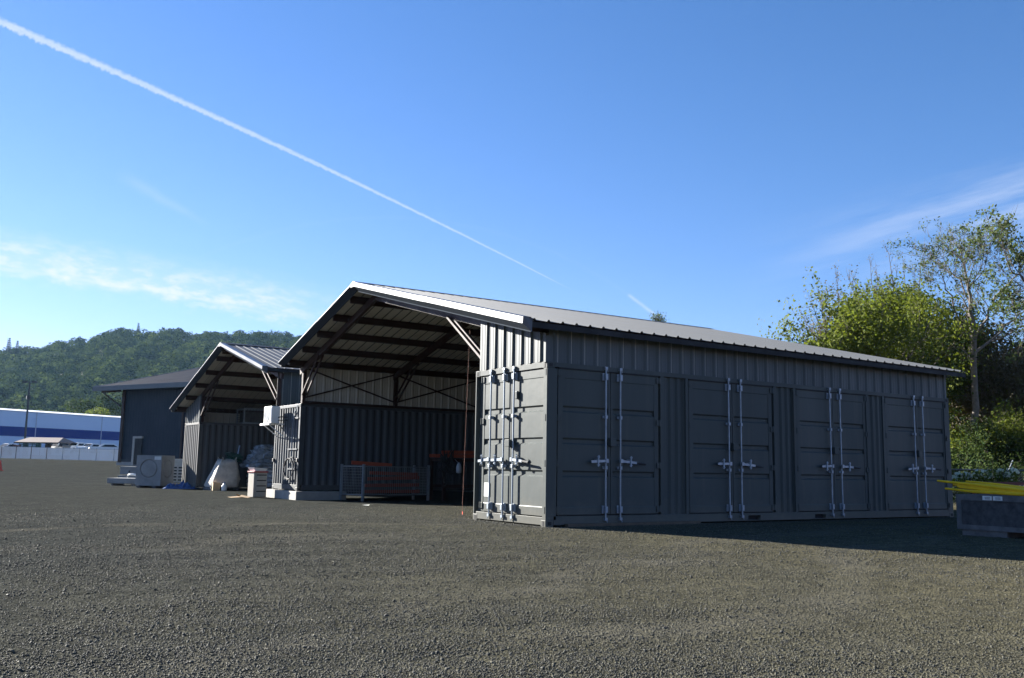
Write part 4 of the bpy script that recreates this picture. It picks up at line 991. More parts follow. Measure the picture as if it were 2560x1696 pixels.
vehicle('parked_car', 'white car at the left of the shelter, behind the red brown board', 'car', 18, 1117.5, 172, 4.5, 1.8, 1.55, YAW+1.2, False)
# traffic cone
c = at(-1, 1170.5, 66.); zc = float(gz(c[0], c[1]))
tc = thing('traffic_cone', 'orange traffic cone with white bands at the left edge of the yard', 'traffic cone', (c[0], c[1], zc))
q = MB(); q.lathe((c[0], c[1], zc+.03), [(.2, 0), (.16, .15), (.055, .68), (.04, .7)], 16); q.box(c[0]-.24, c[0]+.24, c[1]-.24, c[1]+.24, zc, zc+.03); q.build('cone_body', CONE_O, tc, smooth=False)
for pf in ([(.138, .26), (.113, .38)], [(.097, .46), (.08, .55)]):
    q = MB(); q.lathe((c[0], c[1], zc+.03), pf, 16); q.build('reflective_band', WHITE, tc)

# ------------------------------------------------------------------ foliage
def quads_mesh(name, P, size, mt, tint, parent=None, up=0., aspect=.6, out=None, ok=.8):
    """many small leaf faces: P (n,3) centres, size (n,)"""
    P = np.asarray(P, float); n = len(P); size = np.asarray(size, float)
    nrm = RNG.normal(size=(n, 3))*(1 if out is None else ok); nrm[:, 2] += up
    if out is not None: nrm += out
    nrm = nrm+0; nrm /= np.linalg.norm(nrm, axis=1)[:, None]
    a = np.cross(nrm, RNG.normal(size=(n, 3))); a /= np.linalg.norm(a, axis=1)[:, None]; b = np.cross(nrm, a)
    a *= size[:, None]/2; b *= size[:, None]/2*aspect
    off = np.array(LOC.get(parent.name, (0, 0, 0))) if parent else np.zeros(3)
    bend = nrm*size[:, None]*.12
    V = np.stack([P-a+0*b, P-b-bend*0, P+a, P+b+bend], 1)-off
    me = bpy.data.meshes.new(name)
    me.vertices.add(4*n); me.vertices.foreach_set('co', V.reshape(-1).astype(np.float32))
    me.loops.add(4*n); me.loops.foreach_set('vertex_index', np.arange(4*n, dtype=np.int32))
    me.polygons.add(n); me.polygons.foreach_set('loop_start', (np.arange(n)*4).astype(np.int32)); me.polygons.foreach_set('loop_total', np.full(n, 4, np.int32))
    me.update()
    t = me.attributes.new('tint', 'FLOAT', 'POINT'); t.data.foreach_set('value', np.repeat(np.clip(tint, 0, 1), 4).astype(np.float32))
    me.materials.append(mt)
    o = bpy.data.objects.new(name, me); COL.objects.link(o)
    if parent: o.parent = parent
    return o
LF_HILL = leafmat('hill oak leaves', (.010, .026, .012), (.125, .16, .05), 1., .12, spec=0.)
LF_DARK = leafmat('dark leaves', (.018, .036, .012), (.06, .08, .022), .9, .2, spec=.05)
LF_SPRING = leafmat('spring leaves', (.045, .07, .012), (.15, .17, .03), .7, .4, spec=.1)
LF_ASH = leafmat('ash leaves', (.035, .06, .02), (.1, .12, .04), .6, .35, spec=.12)
LF_IVY = leafmat('ivy and dead leaves', (.035, .035, .013), (.085, .065, .025), .6, .2)
LF_TWIG = leafmat('buds', (.1, .08, .04), (.17, .14, .06), .7, .2)
LF_CON = leafmat('conifer needles', (.018, .035, .022), (.045, .065, .035), .6, .1)
LF_FLOWER = leafmat('white blossom', (.45, .48, .3), (.75, .74, .6), .6, .3)
def crown(c, rx, ry, rz, n, lobes=9, seed=0, hollow=.55, s0=.3, s1=.5):
    """points spread through lumpy clumps filling an uneven crown"""
    r = np.random.default_rng(seed); pts = []; nn = []
    C0 = []
    for i in range(lobes):
        d = r.normal(size=3); d /= np.linalg.norm(d); d[2] = abs(d[2])*1.0-.25
        C0.append((np.array(c)+d*np.array([rx, ry, rz])*r.uniform(.45, .75) if s0 > .2 else np.array(c)+d*np.array([rx, ry, rz])*r.uniform(.25, .95), r.uniform(s0, s1)))
    k = n//lobes
    for q, s in C0:
        d = r.normal(size=(k, 3)); d /= np.linalg.norm(d, axis=1)[:, None]
        rad = r.uniform(hollow, 1.05, k)**.6
        pts.append(q+d*rad[:, None]*np.array([rx, ry, rz])*s); nn.append(d*rad[:, None])
    CROWN_N.append(np.concatenate(nn))
    return np.concatenate(pts)
CROWN_N = []

# hill
RIDGE = [(-700, 930), (-300, 905), (0, 880), (72, 878), (125, 861), (200, 856), (238, 838), (313, 832), (419, 835), (469, 841), (531, 838), (625, 836), (740, 845), (900, 860), (1100, 905), (1400, 990), (1800, 1090)]
ru, rv = np.array(RIDGE, float).T
def hill_pt(u, t, jitter=0):
    dep = 430+(880-430)*t
    vr = np.interp(u, ru, rv)+9
    top = at(u, vr, 880)[2]
    p = at(u, 1100, dep); 
    z = 1+(top-1)*(t**.92)*(1+.02*np.sin(u*.021+t*7)*(1-t)+.012*np.sin(u*.05-t*13)) if t <= 1 else top-(t-1)*200
    return np.array([p[0], p[1], z])
us = np.linspace(-700, 1800, 90); ts = np.concatenate([np.linspace(0, 1, 24), [1.15, 1.4]])
HP = [[hill_pt(u, t) for t in ts] for u in us]
q = MB(); nt_ = len(ts)
q.add([p for row in HP for p in row], [(i*nt_+j, (i+1)*nt_+j, (i+1)*nt_+j+1, i*nt_+j+1) for i in range(len(us)-1) for j in range(nt_-1)])
o = q.build('hill', mat('hill soil', (.05, .06, .028), .9, 0, .2, .02), smooth=True); o['kind'] = 'structure'
P = []; SZ = []; TI = []
DN = []
for i in range(3400):
    u = RNG.uniform(-120, 860); t = RNG.uniform(0, 1.03)**.85
    b = hill_pt(u, min(t, 1.0)); big = RNG.uniform(.7, 1.25)*(1.0 if t < .9 else .9)
    n = 64; d = RNG.normal(size=(n, 3)); d /= np.linalg.norm(d, axis=1)[:, None]; d[:, 2] = np.abs(d[:, 2])*1.1-.15
    lob = RNG.normal(size=(5, 3)); lob /= np.linalg.norm(lob, axis=1)[:, None]; lob[:, 2] = np.abs(lob[:, 2])
    bump_ = 1+.3*np.max(d@lob.T, axis=1)-.2
    rad = RNG.uniform(.75, 1.05, n)*bump_
    DN.append(d); P.append(b+np.array([0, 0, 4.5*big])+d*rad[:, None]*np.array([4.3, 4.3, 5.2])*big)
    SZ.append(RNG.uniform(1.0, 2.1, n)*big); TI.append(np.clip(RNG.beta(.9, 1.6)+RNG.normal(0, .06, n), 0, 1))
o = quads_mesh('forest', np.concatenate(P), np.concatenate(SZ), LF_HILL, np.concatenate(TI), up=.1, aspect=.8, out=np.concatenate(DN)*1.1, ok=.5)
tag(o, 'mixed oak woodland covering the whole hillside behind the yard', 'woodland', kind='stuff')

def conifer(u, v_top, v_bot, d, label):
    top = at(u, v_top, d); bot = at(u, v_bot, d); h = top[2]-bot[2]
    t = thing('conifer_tree', label, 'conifer', bot, group='conifers on the hill skyline')
    q = MB(); q.tube([bot, top], [h*.02, .05], 6); q.build('trunk', BARK, t)
    pts = []
    n = 2600; f = RNG.random(n)**.75; tier = np.floor(f*11)/11+.03
    r = h*.21*(1-tier)*RNG.uniform(.2, 1.05, n); a = RNG.uniform(0, 2*PI, n)
    pts = np.stack([bot[0]+r*np.cos(a), bot[1]+r*np.sin(a), bot[2]+h*(.12+.88*tier)-r*.25], 1)
    quads_mesh('crown', pts, RNG.uniform(.7, 1.6, n)*h/18, LF_CON, RNG.random(n), t, up=.6, aspect=.45)
conifer(19, 843, 905, 830, 'tallest dark conifer on the skyline at the left edge')
conifer(40, 850, 905, 835, 'dark conifer just right of the tallest one on the skyline')
conifer(60, 866, 900, 840, 'small pointed conifer on the skyline, third from the left edge')
conifer(344, 806, 850, 880, 'lone conifer rising at the top of the hill')

def round_tree(u, v, d, rx, rz, label, mt, n=2600, seed=1, group=None, name='broadleaf_tree'):
    c = at(u, v, d); g = float(gz(c[0], c[1])) if d < 200 else 1.
    t = thing(name, label, 'tree', (c[0], c[1], g), group=group)
    q = MB(); q.tube([(c[0], c[1], g-.2), (c[0]+.2, c[1], (g+c[2])/2), (c[0], c[1]+.1, c[2])], [rx*.07, rx*.055, rx*.03], 8)
    for k in range(5):
        a = k*1.3+seed; q.tube([(c[0], c[1], (g+c[2])/2), (c[0]+rx*.55*math.cos(a), c[1]+rx*.55*math.sin(a), c[2]+rz*.2)], [rx*.04, rx*.015], 6)
    q.build('trunk', BARK, t)
    pts = crown(c, rx, rx, rz, n, 14, seed)
    quads_mesh('crown', pts, RNG.uniform(.05, .13, len(pts))*rx*1.1, mt, np.clip(RNG.beta(2, 2, len(pts)), 0, 1), t, up=.1, aspect=.7, out=CROWN_N[-1], ok=.5)
    return t
round_tree(215, 1024, 330, 7.5, 5.5, 'dark green round tree above the warehouse roof, left of the pair', LF_DARK, 2600, 3, 'trees behind the warehouse')
round_tree(275, 1026, 345, 8, 6.5, 'dark green tree above the warehouse roof beside the navy building', LF_DARK, 2600, 4, 'trees behind the warehouse')
round_tree(245, 1036, 310, 4.5, 3.0, 'small yellow green tree in front of the two dark trees over the warehouse', LF_SPRING, 1400, 5, 'trees behind the warehouse')

# ---- branching trees on the right
class Tree:
    def __init__(s, seed): s.r = np.random.default_rng(seed); s.mb = MB(); s.tips = []
    def branch(s, p, d, L, rad, lev, maxlev, spread=.6, grav=.02, kids=4, wob=.16, taper=.35):
        p = np.array(p, float); d = np.array(d, float); d /= np.linalg.norm(d)
        n = 5 if lev < 2 else 4; pts = [p.copy()]; rs = [rad]; dirs = []
        for i in range(n):
            d = d+s.r.normal(0, wob, 3); d[2] += grav; d /= np.linalg.norm(d)
            p = p+d*L/n; pts.append(p.copy()); dirs.append(d.copy()); rs.append(rad*(1-(1-taper)*(i+1)/n))
        s.mb.tube(pts, rs, 7 if lev == 0 else (5 if lev < 3 else 3), cap=False)
        if lev >= maxlev:
            for i in range(1, n+1): s.tips.append(pts[i])
            return
        for k in range(kids):
            f = s.r.uniform(.3, 1.0); i = min(n-1, int(f*n)); q = pts[i]+(pts[i+1]-pts[i])*(f*n-i)
            a = s.r.normal(size=3); a -= (a@dirs[i])*dirs[i]; a /= np.linalg.norm(a)
            e = dirs[i]+a*spread*s.r.uniform(.7, 1.3)
            s.branch(q, e, L*s.r.uniform(.45, .7), max(rs[i]*.5, .011), lev+1, maxlev, spread, grav, kids, wob, taper)
        s.branch(pts[-1], d, L*.55, rs[-1], lev+1, maxlev, spread, grav, kids, wob, taper)
    def limb(s, uvd, r0, r1, lev, maxlev, kl, kids=7, **kw):
        """a limb through measured points, with side branches of length kl"""
        pts = [at(*q) for q in uvd]; n = len(pts)
        fine = []
        for i in range(n-1):
            for f in (0, .33, .66): fine.append(pts[i]*(1-f)+pts[i+1]*f+s.r.normal(0, .05, 3)*(i+f > 0))
        fine.append(pts[-1]); m_ = len(fine)
        rs = np.linspace(r0, r1, m_); s.mb.tube(fine, rs, 8, cap=False)
        for k in range(kids):
            f = s.r.uniform(.25, 1.); j = min(m_-2, int(f*(m_-1))); dr = fine[j+1]-fine[j]; dr /= np.linalg.norm(dr)
            a = s.r.normal(size=3); a -= (a@dr)*dr; a /= np.linalg.norm(a)
            s.branch(fine[j], dr*.8+a*.8, kl*s.r.uniform(.6, 1.1)*(1.2-.5*f), rs[j]*.45, lev+1, maxlev, **kw)
        s.branch(fine[-1], fine[-1]-fine[-2], kl*.8, r1, lev+1, maxlev, **kw)
    def done(s, name, label, base, leaf, per, size, jit, bark=BARK, group=None, tint=(2, 2), aspect=.5, cat='tree', keep=None):
        t = thing(name, label, cat, base, group=group)
        s.mb.build('trunk', bark, t, smooth=True)
        T = np.array(s.tips)
        if keep is not None: T = T[keep(T)]
        P = np.repeat(T, per, 0)+s.r.normal(0, jit, (len(T)*per, 3))
        quads_mesh('crown', P, s.r.uniform(size*.6, size*1.3, len(P)), leaf, s.r.beta(*tint, len(P)), t, up=.3, aspect=aspect)
        return t
D1 = 52.
def base_at(u, v, d): p = at(u, v, d); return (p[0], p[1], float(gz(p[0], p[1])))
# tall ash
T = Tree(11)
b = base_at(2444, 1200, D1)
T.limb([(2444, 1205, D1), (2440, 1060, D1), (2437, 940, D1), (2434, 845, D1)], .2, .15, 0, 3, 2.0, kids=2, spread=.7)
T.limb([(2434, 845, D1), (2429, 780, D1), (2421, 725, D1), (2412, 680, D1), (2406, 650, D1)], .13, .035, 0, 3, 2.5, kids=12, spread=.75, grav=.04)
T.limb([(2436, 850, D1), (2462, 800, D1-.5), (2490, 740, D1-1), (2515, 715, D1-1.5), (2540, 690, D1-2)], .08, .03, 0, 3, 2.4, kids=7, spread=.7, grav=.06)
T.limb([(2440, 880, D1), (2490, 845, D1+.6), (2530, 800, D1+1), (2575, 770, D1+1)], .08, .03, 0, 3, 2.0, kids=5, spread=.7, grav=.05)
T.limb([(2427, 760, D1), (2395, 700, D1+1), (2365, 675, D1+1.5), (2340, 655, D1+2)], .06, .02, 0, 3, 2.1, kids=7, spread=.7, grav=.05)
T.limb([(2436, 860, D1), (2405, 820, D1-1), (2375, 740, D1-1.5), (2355, 690, D1-2)], .08, .02, 0, 3, 2.0, kids=5, spread=.7, grav=.06)
top_z = at(2420, 800, D1)[2]
T.done('ash_tree', 'tall thin leaved tree rising highest at the right behind the fence', b, LF_ASH, 6, .16, .11, BARK_PALE, aspect=.42, keep=lambda t: (t[:, 2] > top_z-1+T.r.normal(0, 1.2, len(t))) & (T.r.random(len(t)) < np.clip((t[:, 2]-top_z+2)/9., .03, .17)))
# right-edge tree mostly out of frame
T = Tree(12); b = base_at(2700, 1200, 47.)
T.limb([(2700, 1205, 47.), (2690, 900, 47.), (2660, 760, 47.)], .25, .12, 0, 3, 3., kids=4, spread=.7)
T.limb([(2680, 860, 47.), (2610, 760, 47.), (2560, 700, 46.), (2525, 672, 46.)], .1, .03, 0, 3, 2.6, kids=10, spread=.7, grav=.03)
T.limb([(2680, 800, 47.), (2640, 720, 48.), (2590, 655, 48.)], .1, .03, 0, 3, 2.4, kids=7, spread=.7, grav=.03)
T.done('leafy_tree', 'tree at the right edge whose leafy branch reaches into the sky', b, LF_ASH, 7, .19, .13, BARK, keep=lambda t: T.r.random(len(t)) < .28)
# bare spired poplars
T = Tree(13); b = base_at(2230, 1200, 62.)
for (ua, va, ub, vb, k, kl) in ((2235, 900, 2228, 678, 15, 1.7), (2215, 900, 2180, 712, 13, 1.7), (2200, 900, 2138, 735, 11, 1.6), (2250, 900, 2262, 722, 11, 1.7), (2260, 900, 2300, 692, 9, 1.8), (2225, 900, 2205, 720, 9, 1.5)):
    dd = 62+T.r.uniform(-2, 2)
    T.limb([(2230, 1010, 62.), (ua, va, dd), ((ua+ub)/2+4, (va+vb)/2, dd), (ub, vb, dd)], .15, .025, 0, 2, kl, kids=k+6, spread=.35, grav=.3)
T.limb([(2230, 1205, 62.), (2230, 1005, 62.)], .3, .25, 0, 1, .6, kids=0)
T.done('bare_tree', 'bare brown tree of upright twiggy spires behind the green trees', b, LF_TWIG, 2, .12, .1, BARK, keep=lambda t: T.r.random(len(t)) < .5)
T = Tree(14); b = base_at(2070, 1190, 60.)
for (ub, vb, k) in ((2095, 745, 9), (2060, 775, 9), (2125, 745, 9), (2030, 830, 8), (2045, 800, 8), (2150, 770, 8)):
    T.limb([(2085, 960, 60.), ((2085+ub)/2, (960+vb)/2+15, 60.+T.r.uniform(-2, 2)), (ub, vb, 60.+T.r.uniform(-2, 2))], .1, .02, 0, 2, 1.8, kids=k+7, spread=.6, grav=.14)
T.limb([(2080, 1195, 60.), (2084, 955, 60.)], .22, .15, 0, 1, .6, kids=0)
T.done('bare_tree', 'low brown twiggy tree budding at the left end of the trees', b, LF_TWIG, 2, .13, .12, BARK)

def leafy(u, v, d, rx, rz, label, mt, n, seed, size=.3, name='leafy_tree', group='leafy trees behind the container', lobes=14):
    c = at(u, v, d); g = float(gz(c[0], c[1]))
    t = thing(name, label, 'tree' if rz > 1.5 else 'shrub', (c[0], c[1], g), group=group)
    q = MB(); r = np.random.default_rng(seed)
    T = Tree(seed); big = rz > 1.2
    f0 = np.array([c[0], c[1], max(g+.2, c[2]-rz*1.05)])
    T.mb.tube([(c[0], c[1], g-.1), (c[0]+.1, c[1], (g+f0[2])/2), tuple(f0)], [max(.05, rx*.055), max(.04, rx*.05), max(.03, rx*.04)], 7)
    for k in range(7 if big else 5):
        az = 2*PI*k/6.5+r.uniform(0, .8); tilt = r.uniform(.25, 1.15) if k else .05
        dd = np.array([math.cos(az)*rx*tilt, math.sin(az)*rx*tilt, rz*1.1]); L_ = np.linalg.norm(dd)*r.uniform(.75, 1.05)
        T.branch(f0, dd, L_, max(.02, rx*.028), 1, 3, .75, .03, 5, .14)
    T.mb.build('trunk', BARK, t, smooth=True)
    tp = np.array(T.tips)
    if n < 400: tp = tp[r.random(len(tp)) < .16]
    per = max(3, int(n*1.15/len(tp)))
    P = np.repeat(tp, per, 0); P = P+r.normal(0, size*.95, P.shape)*np.array([1, 1, .75])
    q_ = (P-np.array([c[0], c[1], c[2]-.2*rz]))/np.array([rx, rx, rz])
    quads_mesh('crown', P, r.uniform(size*.38, size*.85, len(P)), mt, np.clip(r.beta(2, 2, len(P))*.7+.3*np.repeat(r.random(len(tp)), per), 0, 1), t, up=.15, aspect=.6, out=q_*.6, ok=.7)
leafy(2125, 880, 50., 2.4, 2.1, 'bright spring green tree at the left of the leafy row above the roof', LF_SPRING, 7000, 21)
leafy(2195, 850, 51., 2.9, 2.6, 'bright spring green tree second from the left in the leafy row', LF_SPRING, 8000, 22)
leafy(2292, 815, 57., 2.6, 2.9, 'yellow green tree, tallest of the leafy row, beside the thin leaved tree', LF_SPRING, 8000, 23)
leafy(2318, 930, 56., 2.4, 2.6, 'green tree low behind the far end of the shed roof', LF_SPRING, 7000, 24)
leafy(2068, 920, 52., 1.4, 1.1, 'small green treetop just over the roof at the left end of the trees', LF_SPRING, 3000, 25)
leafy(2235, 940, 55., 3.2, 2.6, 'darker green tree behind the bright leafy row', LF_DARK, 6000, 26)
leafy(2500, 960, 56., 2.0, 3.2, 'dark ivy covered tree right of the pale trunk', LF_IVY, 7000, 27, .3)
leafy(2550, 1010, 54., 1.9, 3.4, 'brownish ivy covered tree at the right edge of the picture', LF_IVY, 7000, 28, .3)
leafy(2445, 1010, 58., 2.4, 3.0, 'dark brown green tree directly behind the pale trunk', LF_IVY, 6500, 29, .3)
leafy(2360, 860, 57., 2.0, 2.4, 'yellow green tree just left of the pale trunk, behind its branches', LF_SPRING, 5000, 36)
leafy(2420, 960, 60., 2.3, 2.6, 'olive tree in the gap behind the pale trunk', LF_DARK, 5000, 37)
leafy(2470, 905, 60., 1.7, 2.4, 'dark ivy topped tree right behind the pale trunk, under open sky', LF_IVY, 4500, 38)
leafy(2570, 930, 58., 1.6, 2.6, 'dark tree cut by the right edge beside the ivy covered trees', LF_DARK, 4500, 39)
leafy(2150, 800, 58., 1.9, 1.6, 'thin olive treetop between the bare spires', LF_SPRING, 1700, 44)
leafy(2255, 770, 59., 1.6, 1.5, 'thin olive treetop below the tallest bare spire', LF_SPRING, 1500, 45)
leafy(2462, 1052, 62., 2.0, 1.6, 'dark green bush filling the gap left of the ivy covered trees', LF_DARK, 4500, 46)
leafy(2405, 1120, 54., 1.5, 1.5, 'green bushy tree beside the end of the container', LF_SPRING, 5000, 30, .26)
leafy(2480, 1120, 49., 1.5, 1.5, 'green bushy tree under the pale trunk', LF_DARK, 4500, 31, .26)
leafy(2545, 1110, 49., 1.6, 1.6, 'green bushy tree at the right edge above the fence', LF_SPRING, 5000, 32, .26)
leafy(2420, 1180, 48., 1.8, 1.0, 'dark low shrub behind the chain link fence, left', LF_DARK, 3500, 33, .26, 'dark_shrub', 'shrubs behind the chain link fence')
leafy(2520, 1185, 48., 2.0, 1.0, 'dark low shrub behind the chain link fence, right', LF_DARK, 3500, 34, .26, 'dark_shrub', 'shrubs behind the chain link fence')
leafy(1653, 803, 60., .42, .5, 'lone treetop peeping over the middle of the shed roof', LF_ASH, 160, 35, .2, 'treetop', None, 6)
for u, v, d, rx, rz, lab, sd in ((2412, 1203, 27., .35, .28, 'white flowering shrub nearest the container end', 41), (2458, 1205, 27., .34, .42, 'taller pale green flowering shrub between the other two', 42), (2515, 1198, 27., .35, .3, 'white flowering shrub before the fence post', 43)):
    c = at(u, v, d); g = float(gz(c[0], c[1])); r = np.random.default_rng(sd)
    t = thing('flowering_shrub', lab, 'shrub', (c[0], c[1], g), group='flowering shrubs before the fence')
    T = Tree(sd)
    for k in range(7): T.branch((c[0]+r.normal(0, .1), c[1]+r.normal(0, .1), g-.05), (r.normal(0, .3), r.normal(0, .3), 1), (c[2]-g)*1.0, .012, 1, 2, .5, .02, 3)
    T.mb.build('stem', BARK, t)
    tp = np.array(T.tips); P = np.concatenate([np.repeat(tp, 2, 0)+r.normal(0, .07, (len(tp)*2, 3)), crown(c, rx, rx, rz, 240, 8, sd, .3)])
    quads_mesh('foliage', P, r.uniform(.06, .12, len(P)), LF_SPRING, r.random(len(P)), t, up=.3)
    P = crown(c+np.array([0, 0, .08]), rx*1.05, rx*1.05, rz, 90 if sd != 42 else 40, 8, sd, .6); quads_mesh('blossom', P, r.uniform(.07, .13, len(P)), LF_FLOWER, r.random(len(P)), t, up=.5, aspect=.9)

# low thicket filling the ground behind the fence
n = 22000
fd = RNG.uniform(57, 74, n); fu = RNG.uniform(2330, 2760, n); hgt = RNG.random(n)**1.3
P = np.array([at(u, 1190, d) for u, d in zip(fu, fd)]); g_ = gz(P[:, 0], P[:, 1]); P[:, 2] = g_+hgt*(5.0+1.4*np.sin(fu*.03)+.8*np.sin(fu*.11+fd))
o = quads_mesh('thicket', P, RNG.uniform(.2, .5, n), LF_DARK, RNG.beta(1.5, 2.5, n), up=.3, aspect=.7)
tag(o, 'dark green thicket of undergrowth far behind the chain link fence', 'undergrowth', kind='stuff')
# chain link fence on the right
fx0, fx1 = at(2330, 1173.5, 42.), at(2950, 1181, 38.)
cf = thing('chain_link_fence', 'blue grey chain link fence with an angled arm post before the trees', 'fence', (fx0[0], fx0[1], float(gz(fx0[0], fx0[1]))))
q = MB(); q.tube([fx0, fx1], .035, 8); q.build('top_rail', FENCE_BLUE, cf)
for u in (2330, 2536, 2740, 2950):
    f = (u-2330)/620.; p = fx0+(fx1-fx0)*f; gzz = float(gz(p[0], p[1])); arm = p+RT*.2+np.array([0, 0, .42])
    q = MB(); q.tube([(p[0], p[1], gzz-.1), (p[0], p[1], p[2]+.02)], .04, 8); q.tube([p, arm], .03, 6); q.build('post', FENCE_BLUE, cf)
q = MB(); Lc_ = np.linalg.norm((fx1-fx0)[:2]); hz = 1.6
nW_ = int(Lc_/.11)
for i in range(-15, nW_+15):
    for s_ in (-1, 1):
        a = i/nW_; bq = a+s_*hz/Lc_
        za, zb = 0., 1.
        if a < 0 or a > 1: continue
        if bq < 0 or bq > 1: continue
        p = fx0+(fx1-fx0)*a; r_ = fx0+(fx1-fx0)*bq
        q.tube([(p[0], p[1], p[2]), (r_[0], r_[1], r_[2]-hz)], .0035, 3, cap=False)
q.build('wire_mesh', FENCE_BLUE, cf)

# ------------------------------------------------------------------ air
hz_ = MB(); hz_.box(-420, 900, -60, 1150, -8, 190)
HAZE = bpy.data.materials.new('haze air'); HAZE.use_nodes = True
nt = HAZE.node_tree; nt.nodes.remove(nt.nodes['Principled BSDF'])
pv = nt.nodes.new('ShaderNodeVolumePrincipled'); pv.inputs['Color'].default_value = (.4, .68, 1., 1); pv.inputs['Density'].default_value = .00005; pv.inputs['Anisotropy'].default_value = .2
nt.links.new(pv.outputs[0], nt.nodes['Material Output'].inputs['Volume'])
USE_HAZE = True
if USE_HAZE:
    o = hz_.build('haze', HAZE); o['kind'] = 'stuff'; o['label'] = 'thin bluish morning haze over the yard and hill'; o['category'] = 'haze'

# ------------------------------------------------------------------ sun, sky
EL = math.radians(20.8); AZ = math.atan2(-.403, .915)
sd = Vector((math.sin(AZ)*math.cos(EL), math.cos(AZ)*math.cos(EL), math.sin(EL)))
sun = bpy.data.lights.new('sun', 'SUN'); sun.energy = 5.; sun.angle = math.radians(.53); sun.color = (1, .955, .88)
so = bpy.data.objects.new('sun', sun); COL.objects.link(so); so.rotation_euler = sd.to_track_quat('Z', 'Y').to_euler()
world = bpy.data.worlds.new('World'); S.world = world; world.use_nodes = True
nt = world.node_tree; L = nt.links.new; N = nt.nodes.new; bg = nt.nodes['Background']
sk = N('ShaderNodeTexSky'); sk.sky_type = 'NISHITA'; sk.sun_disc = False; sk.sun_elevation = EL; sk.sun_rotation = AZ % (2*PI)
sk.altitude = 100; sk.air_density = 1.; sk.dust_density = .05; sk.ozone_density = 3.
STR = .05; EXPO = 2.1
gm = N('ShaderNodeTexCoord')
VEC = gm.outputs['Generated']
def M(op, a, b=None, c=None):
    n = N('ShaderNodeMath'); n.operation = op
    for i, x in enumerate((a, b, c)):
        if x is None: continue
        if isinstance(x, (int, float)): n.inputs[i].default_value = x
        else: L(x, n.inputs[i])
    return n.outputs[0]
def SS(x, a, b):
    n = N('ShaderNodeMapRange'); n.interpolation_type = 'SMOOTHSTEP'; L(x, n.inputs['Value']); n.inputs['From Min'].default_value = a; n.inputs['From Max'].default_value = b; return n.outputs['Result']
def LIN(x, a, b, c, d):
    n = N('ShaderNodeMapRange'); L(x, n.inputs['Value']); n.inputs['From Min'].default_value = a; n.inputs['From Max'].default_value = b; n.inputs['To Min'].default_value = c; n.inputs['To Max'].default_value = d; return n.outputs['Result']
def DOT(v):
    n = N('ShaderNodeVectorMath'); n.operation = 'DOT_PRODUCT'; L(VEC, n.inputs[0]); n.inputs[1].default_value = tuple(v); return n.outputs['Value']
def NOISE(sx, sy, basis, det=5, rough=.6, seed=0):
    """noise in the sky frame of a trail: sx along it, sy across it"""
    t, n, o = basis
    cb = N('ShaderNodeCombineXYZ'); L(M('MULTIPLY', DOT(t), sx), cb.inputs[0]); L(M('MULTIPLY', DOT(n), sy), cb.inputs[1]); cb.inputs[2].default_value = seed
    x = N('ShaderNodeTexNoise'); x.inputs['Scale'].default_value = 1.; x.inputs['Detail'].default_value = det; x.inputs['Roughness'].default_value = rough; L(cb.outputs[0], x.inputs['Vector']); return x.outputs['Fac']
def band(p0, pm, p1):
    """small circle on the sky through three photographed directions: across-distance c and along-fraction f (0..1)"""
    a, m_, b = direc(*p0), direc(*pm), direc(*p1)
    n = np.cross(m_-a, b-a)
    if np.linalg.norm(n) < 1e-9: n = np.cross(a, b)
    n /= np.linalg.norm(n)
    if n@UP < 0: n = -n
    c0 = n@a
    t = (b-a)/np.linalg.norm(b-a); s0, s1 = t@a, t@b; o = np.cross(n, t)
    c = M('SUBTRACT', DOT(n), float(c0))
    f = LIN(DOT(t), float(s0), float(s1), 0., 1.)
    front = M('GREATER_THAN', DOT(FW), 0.)
    return c, f, (t, n, o), front
K = 1.0815
def fv(x, y): return (x*K, y*K)
masks = []
# main contrail
c, f, bs_, fr_ = band(fv(0, 50), fv(700, 364), fv(1328, 674))
wob = M('MULTIPLY', M('SUBTRACT', NOISE(190, 190, bs_, 3, .6), .5), M('MULTIPLY_ADD', f, -.006, .006))
cw = M('ADD', c, wob)
wid = LIN(f, 0., 1., .0048, .0007)
rel = M('DIVIDE', cw, wid)
puff = M('ADD', rel, M('MULTIPLY', M('SUBTRACT', NOISE(330, 40, bs_, 2, .5, 4.), .5), M('MULTIPLY_ADD', f, -1.3, 1.6)))
core = M('MULTIPLY', SS(puff, -1., -.35), SS(rel, 1.05, .1))
core = M('MULTIPLY', core, M('MULTIPLY', LIN(f, 0., 1., .62, .33), M('MULTIPLY', SS(f, 1.01, .93), SS(f, -.5, -.2))))
masks.append(M('MULTIPLY', M('MULTIPLY', core, M('MULTIPLY_ADD', NOISE(150, 300, bs_, 4, .6, 9.), .7, .6)), fr_))
def trail(p0, pm, p1, w0, w1, k, f0=.03, f1=.97, nz=(60, 200), nk=1.):
    c, f, b, fr = band(p0, pm, p1)
    rel = M('DIVIDE', c, LIN(f, 0., 1., w0, w1)); rel = M('ADD', rel, M('MULTIPLY', M('SUBTRACT', NOISE(nz[0], 20, b, 3, .6, 2.), .5), nk))
    x = M('MULTIPLY', SS(rel, -1., 0.), SS(rel, 1., 0.)); x = M('MULTIPLY', x, M('MULTIPLY', SS(f, -.02, f0), SS(f, 1.02, f1)))
    x = M('MULTIPLY', M('MULTIPLY', x, M('MULTIPLY_ADD', NOISE(nz[0], nz[1], b, 5, .65, 1.), 1.2, .35)), k)
    masks.append(M('MULTIPLY', x, fr))
trail(fv(-60, 616), fv(350, 671), fv(760, 762), .0038, .0027, .55, .05, .6)
trail(fv(262, 398), fv(380, 462), fv(492, 528), .009, .004, .12, .3, .6)
trail(fv(1450, 680), fv(1480, 702), fv(1515, 730), .0012, .0012, .3, .1, .9)
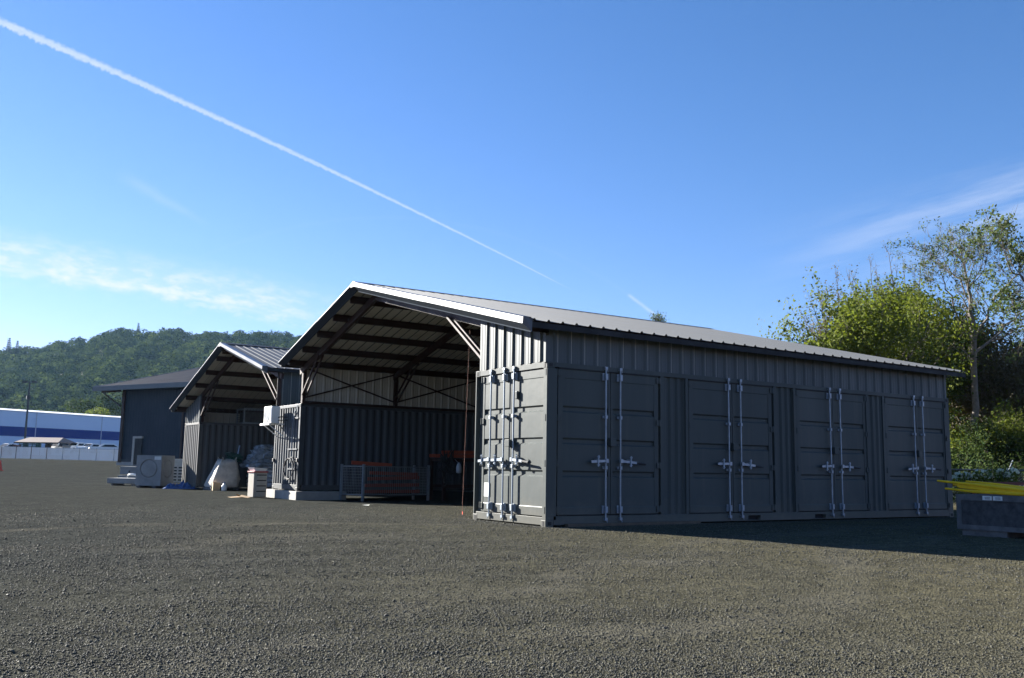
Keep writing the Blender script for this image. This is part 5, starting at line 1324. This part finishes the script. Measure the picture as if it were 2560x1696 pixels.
# cirrus band at left with fluffy lower edge
c, f, b_, fr_ = band(fv(-100, 590), fv(350, 660), fv(800, 735))
lo = M('ADD', c, M('MULTIPLY', M('SUBTRACT', NOISE(34, 34, b_, 4, .55, 3.), .5), .03))
x = M('MULTIPLY', SS(lo, -.016, -.004), SS(c, .04, -.004)); x = M('MULTIPLY', x, SS(f, 1.08, .75))
puffs = SS(NOISE(38, 95, b_, 6, .62, 6.), .40, .68)
masks.append(M('MULTIPLY', M('MULTIPLY', x, M('MULTIPLY_ADD', puffs, .85, .3)), M('MULTIPLY', fr_, LIN(f, 0., 1., .95, .7))))
c, f, b_, fr_ = band(fv(380, 690), fv(560, 715), fv(780, 752))
x = M('MULTIPLY', M('MULTIPLY', SS(c, -.016, .0), SS(c, .016, .0)), M('MULTIPLY', SS(f, -.1, .3), SS(f, 1.15, .8)))
masks.append(M('MULTIPLY', M('MULTIPLY', x, SS(NOISE(55, 130, b_, 6, .6, 8.), .42, .66)), M('MULTIPLY', fr_, .5)))
# thin streaked cirrus at right
c, f, b_, fr_ = band(fv(1650, 650), fv(2050, 550), fv(2500, 430))
x = M('MULTIPLY', SS(c, -.07, .0), SS(c, .06, .0)); x = M('MULTIPLY', x, SS(f, .0, .8))
masks.append(M('MULTIPLY', M('MULTIPLY', x, SS(NOISE(5, 42, b_, 5, .6, 5.), .36, .72)), M('MULTIPLY', fr_, .42)))
tot = masks[0]
for m_ in masks[1:]: tot = M('MAXIMUM', tot, m_)
mx = N('ShaderNodeMix'); mx.data_type = 'RGBA'; L(tot, mx.inputs['Factor']); SKC = sk.outputs[0]
sp = N('ShaderNodeSeparateColor'); L(SKC, sp.inputs[0]); cb = N('ShaderNodeCombineColor'); D_ = STR*2**EXPO
for i, (k_, g_) in enumerate(((.70, 1.27), (.665, 1.0), (.92, 1.0))):
    L(M('MULTIPLY', M('POWER', M('MULTIPLY', sp.outputs[i], D_), g_), k_/D_), cb.inputs[i])
L(cb.outputs[0], mx.inputs[6]); mx.inputs[7].default_value = (.88/D_, .95/D_, 1.1/D_, 1)
L(mx.outputs[2], bg.inputs['Color']); bg.inputs['Strength'].default_value = STR

S.view_settings.view_transform = 'Standard'; S.view_settings.look = 'None'; S.view_settings.gamma = 1; S.view_settings.exposure = EXPO
S.render.engine = 'CYCLES'
S.cycles.max_bounces = 8; S.cycles.transparent_max_bounces = 8
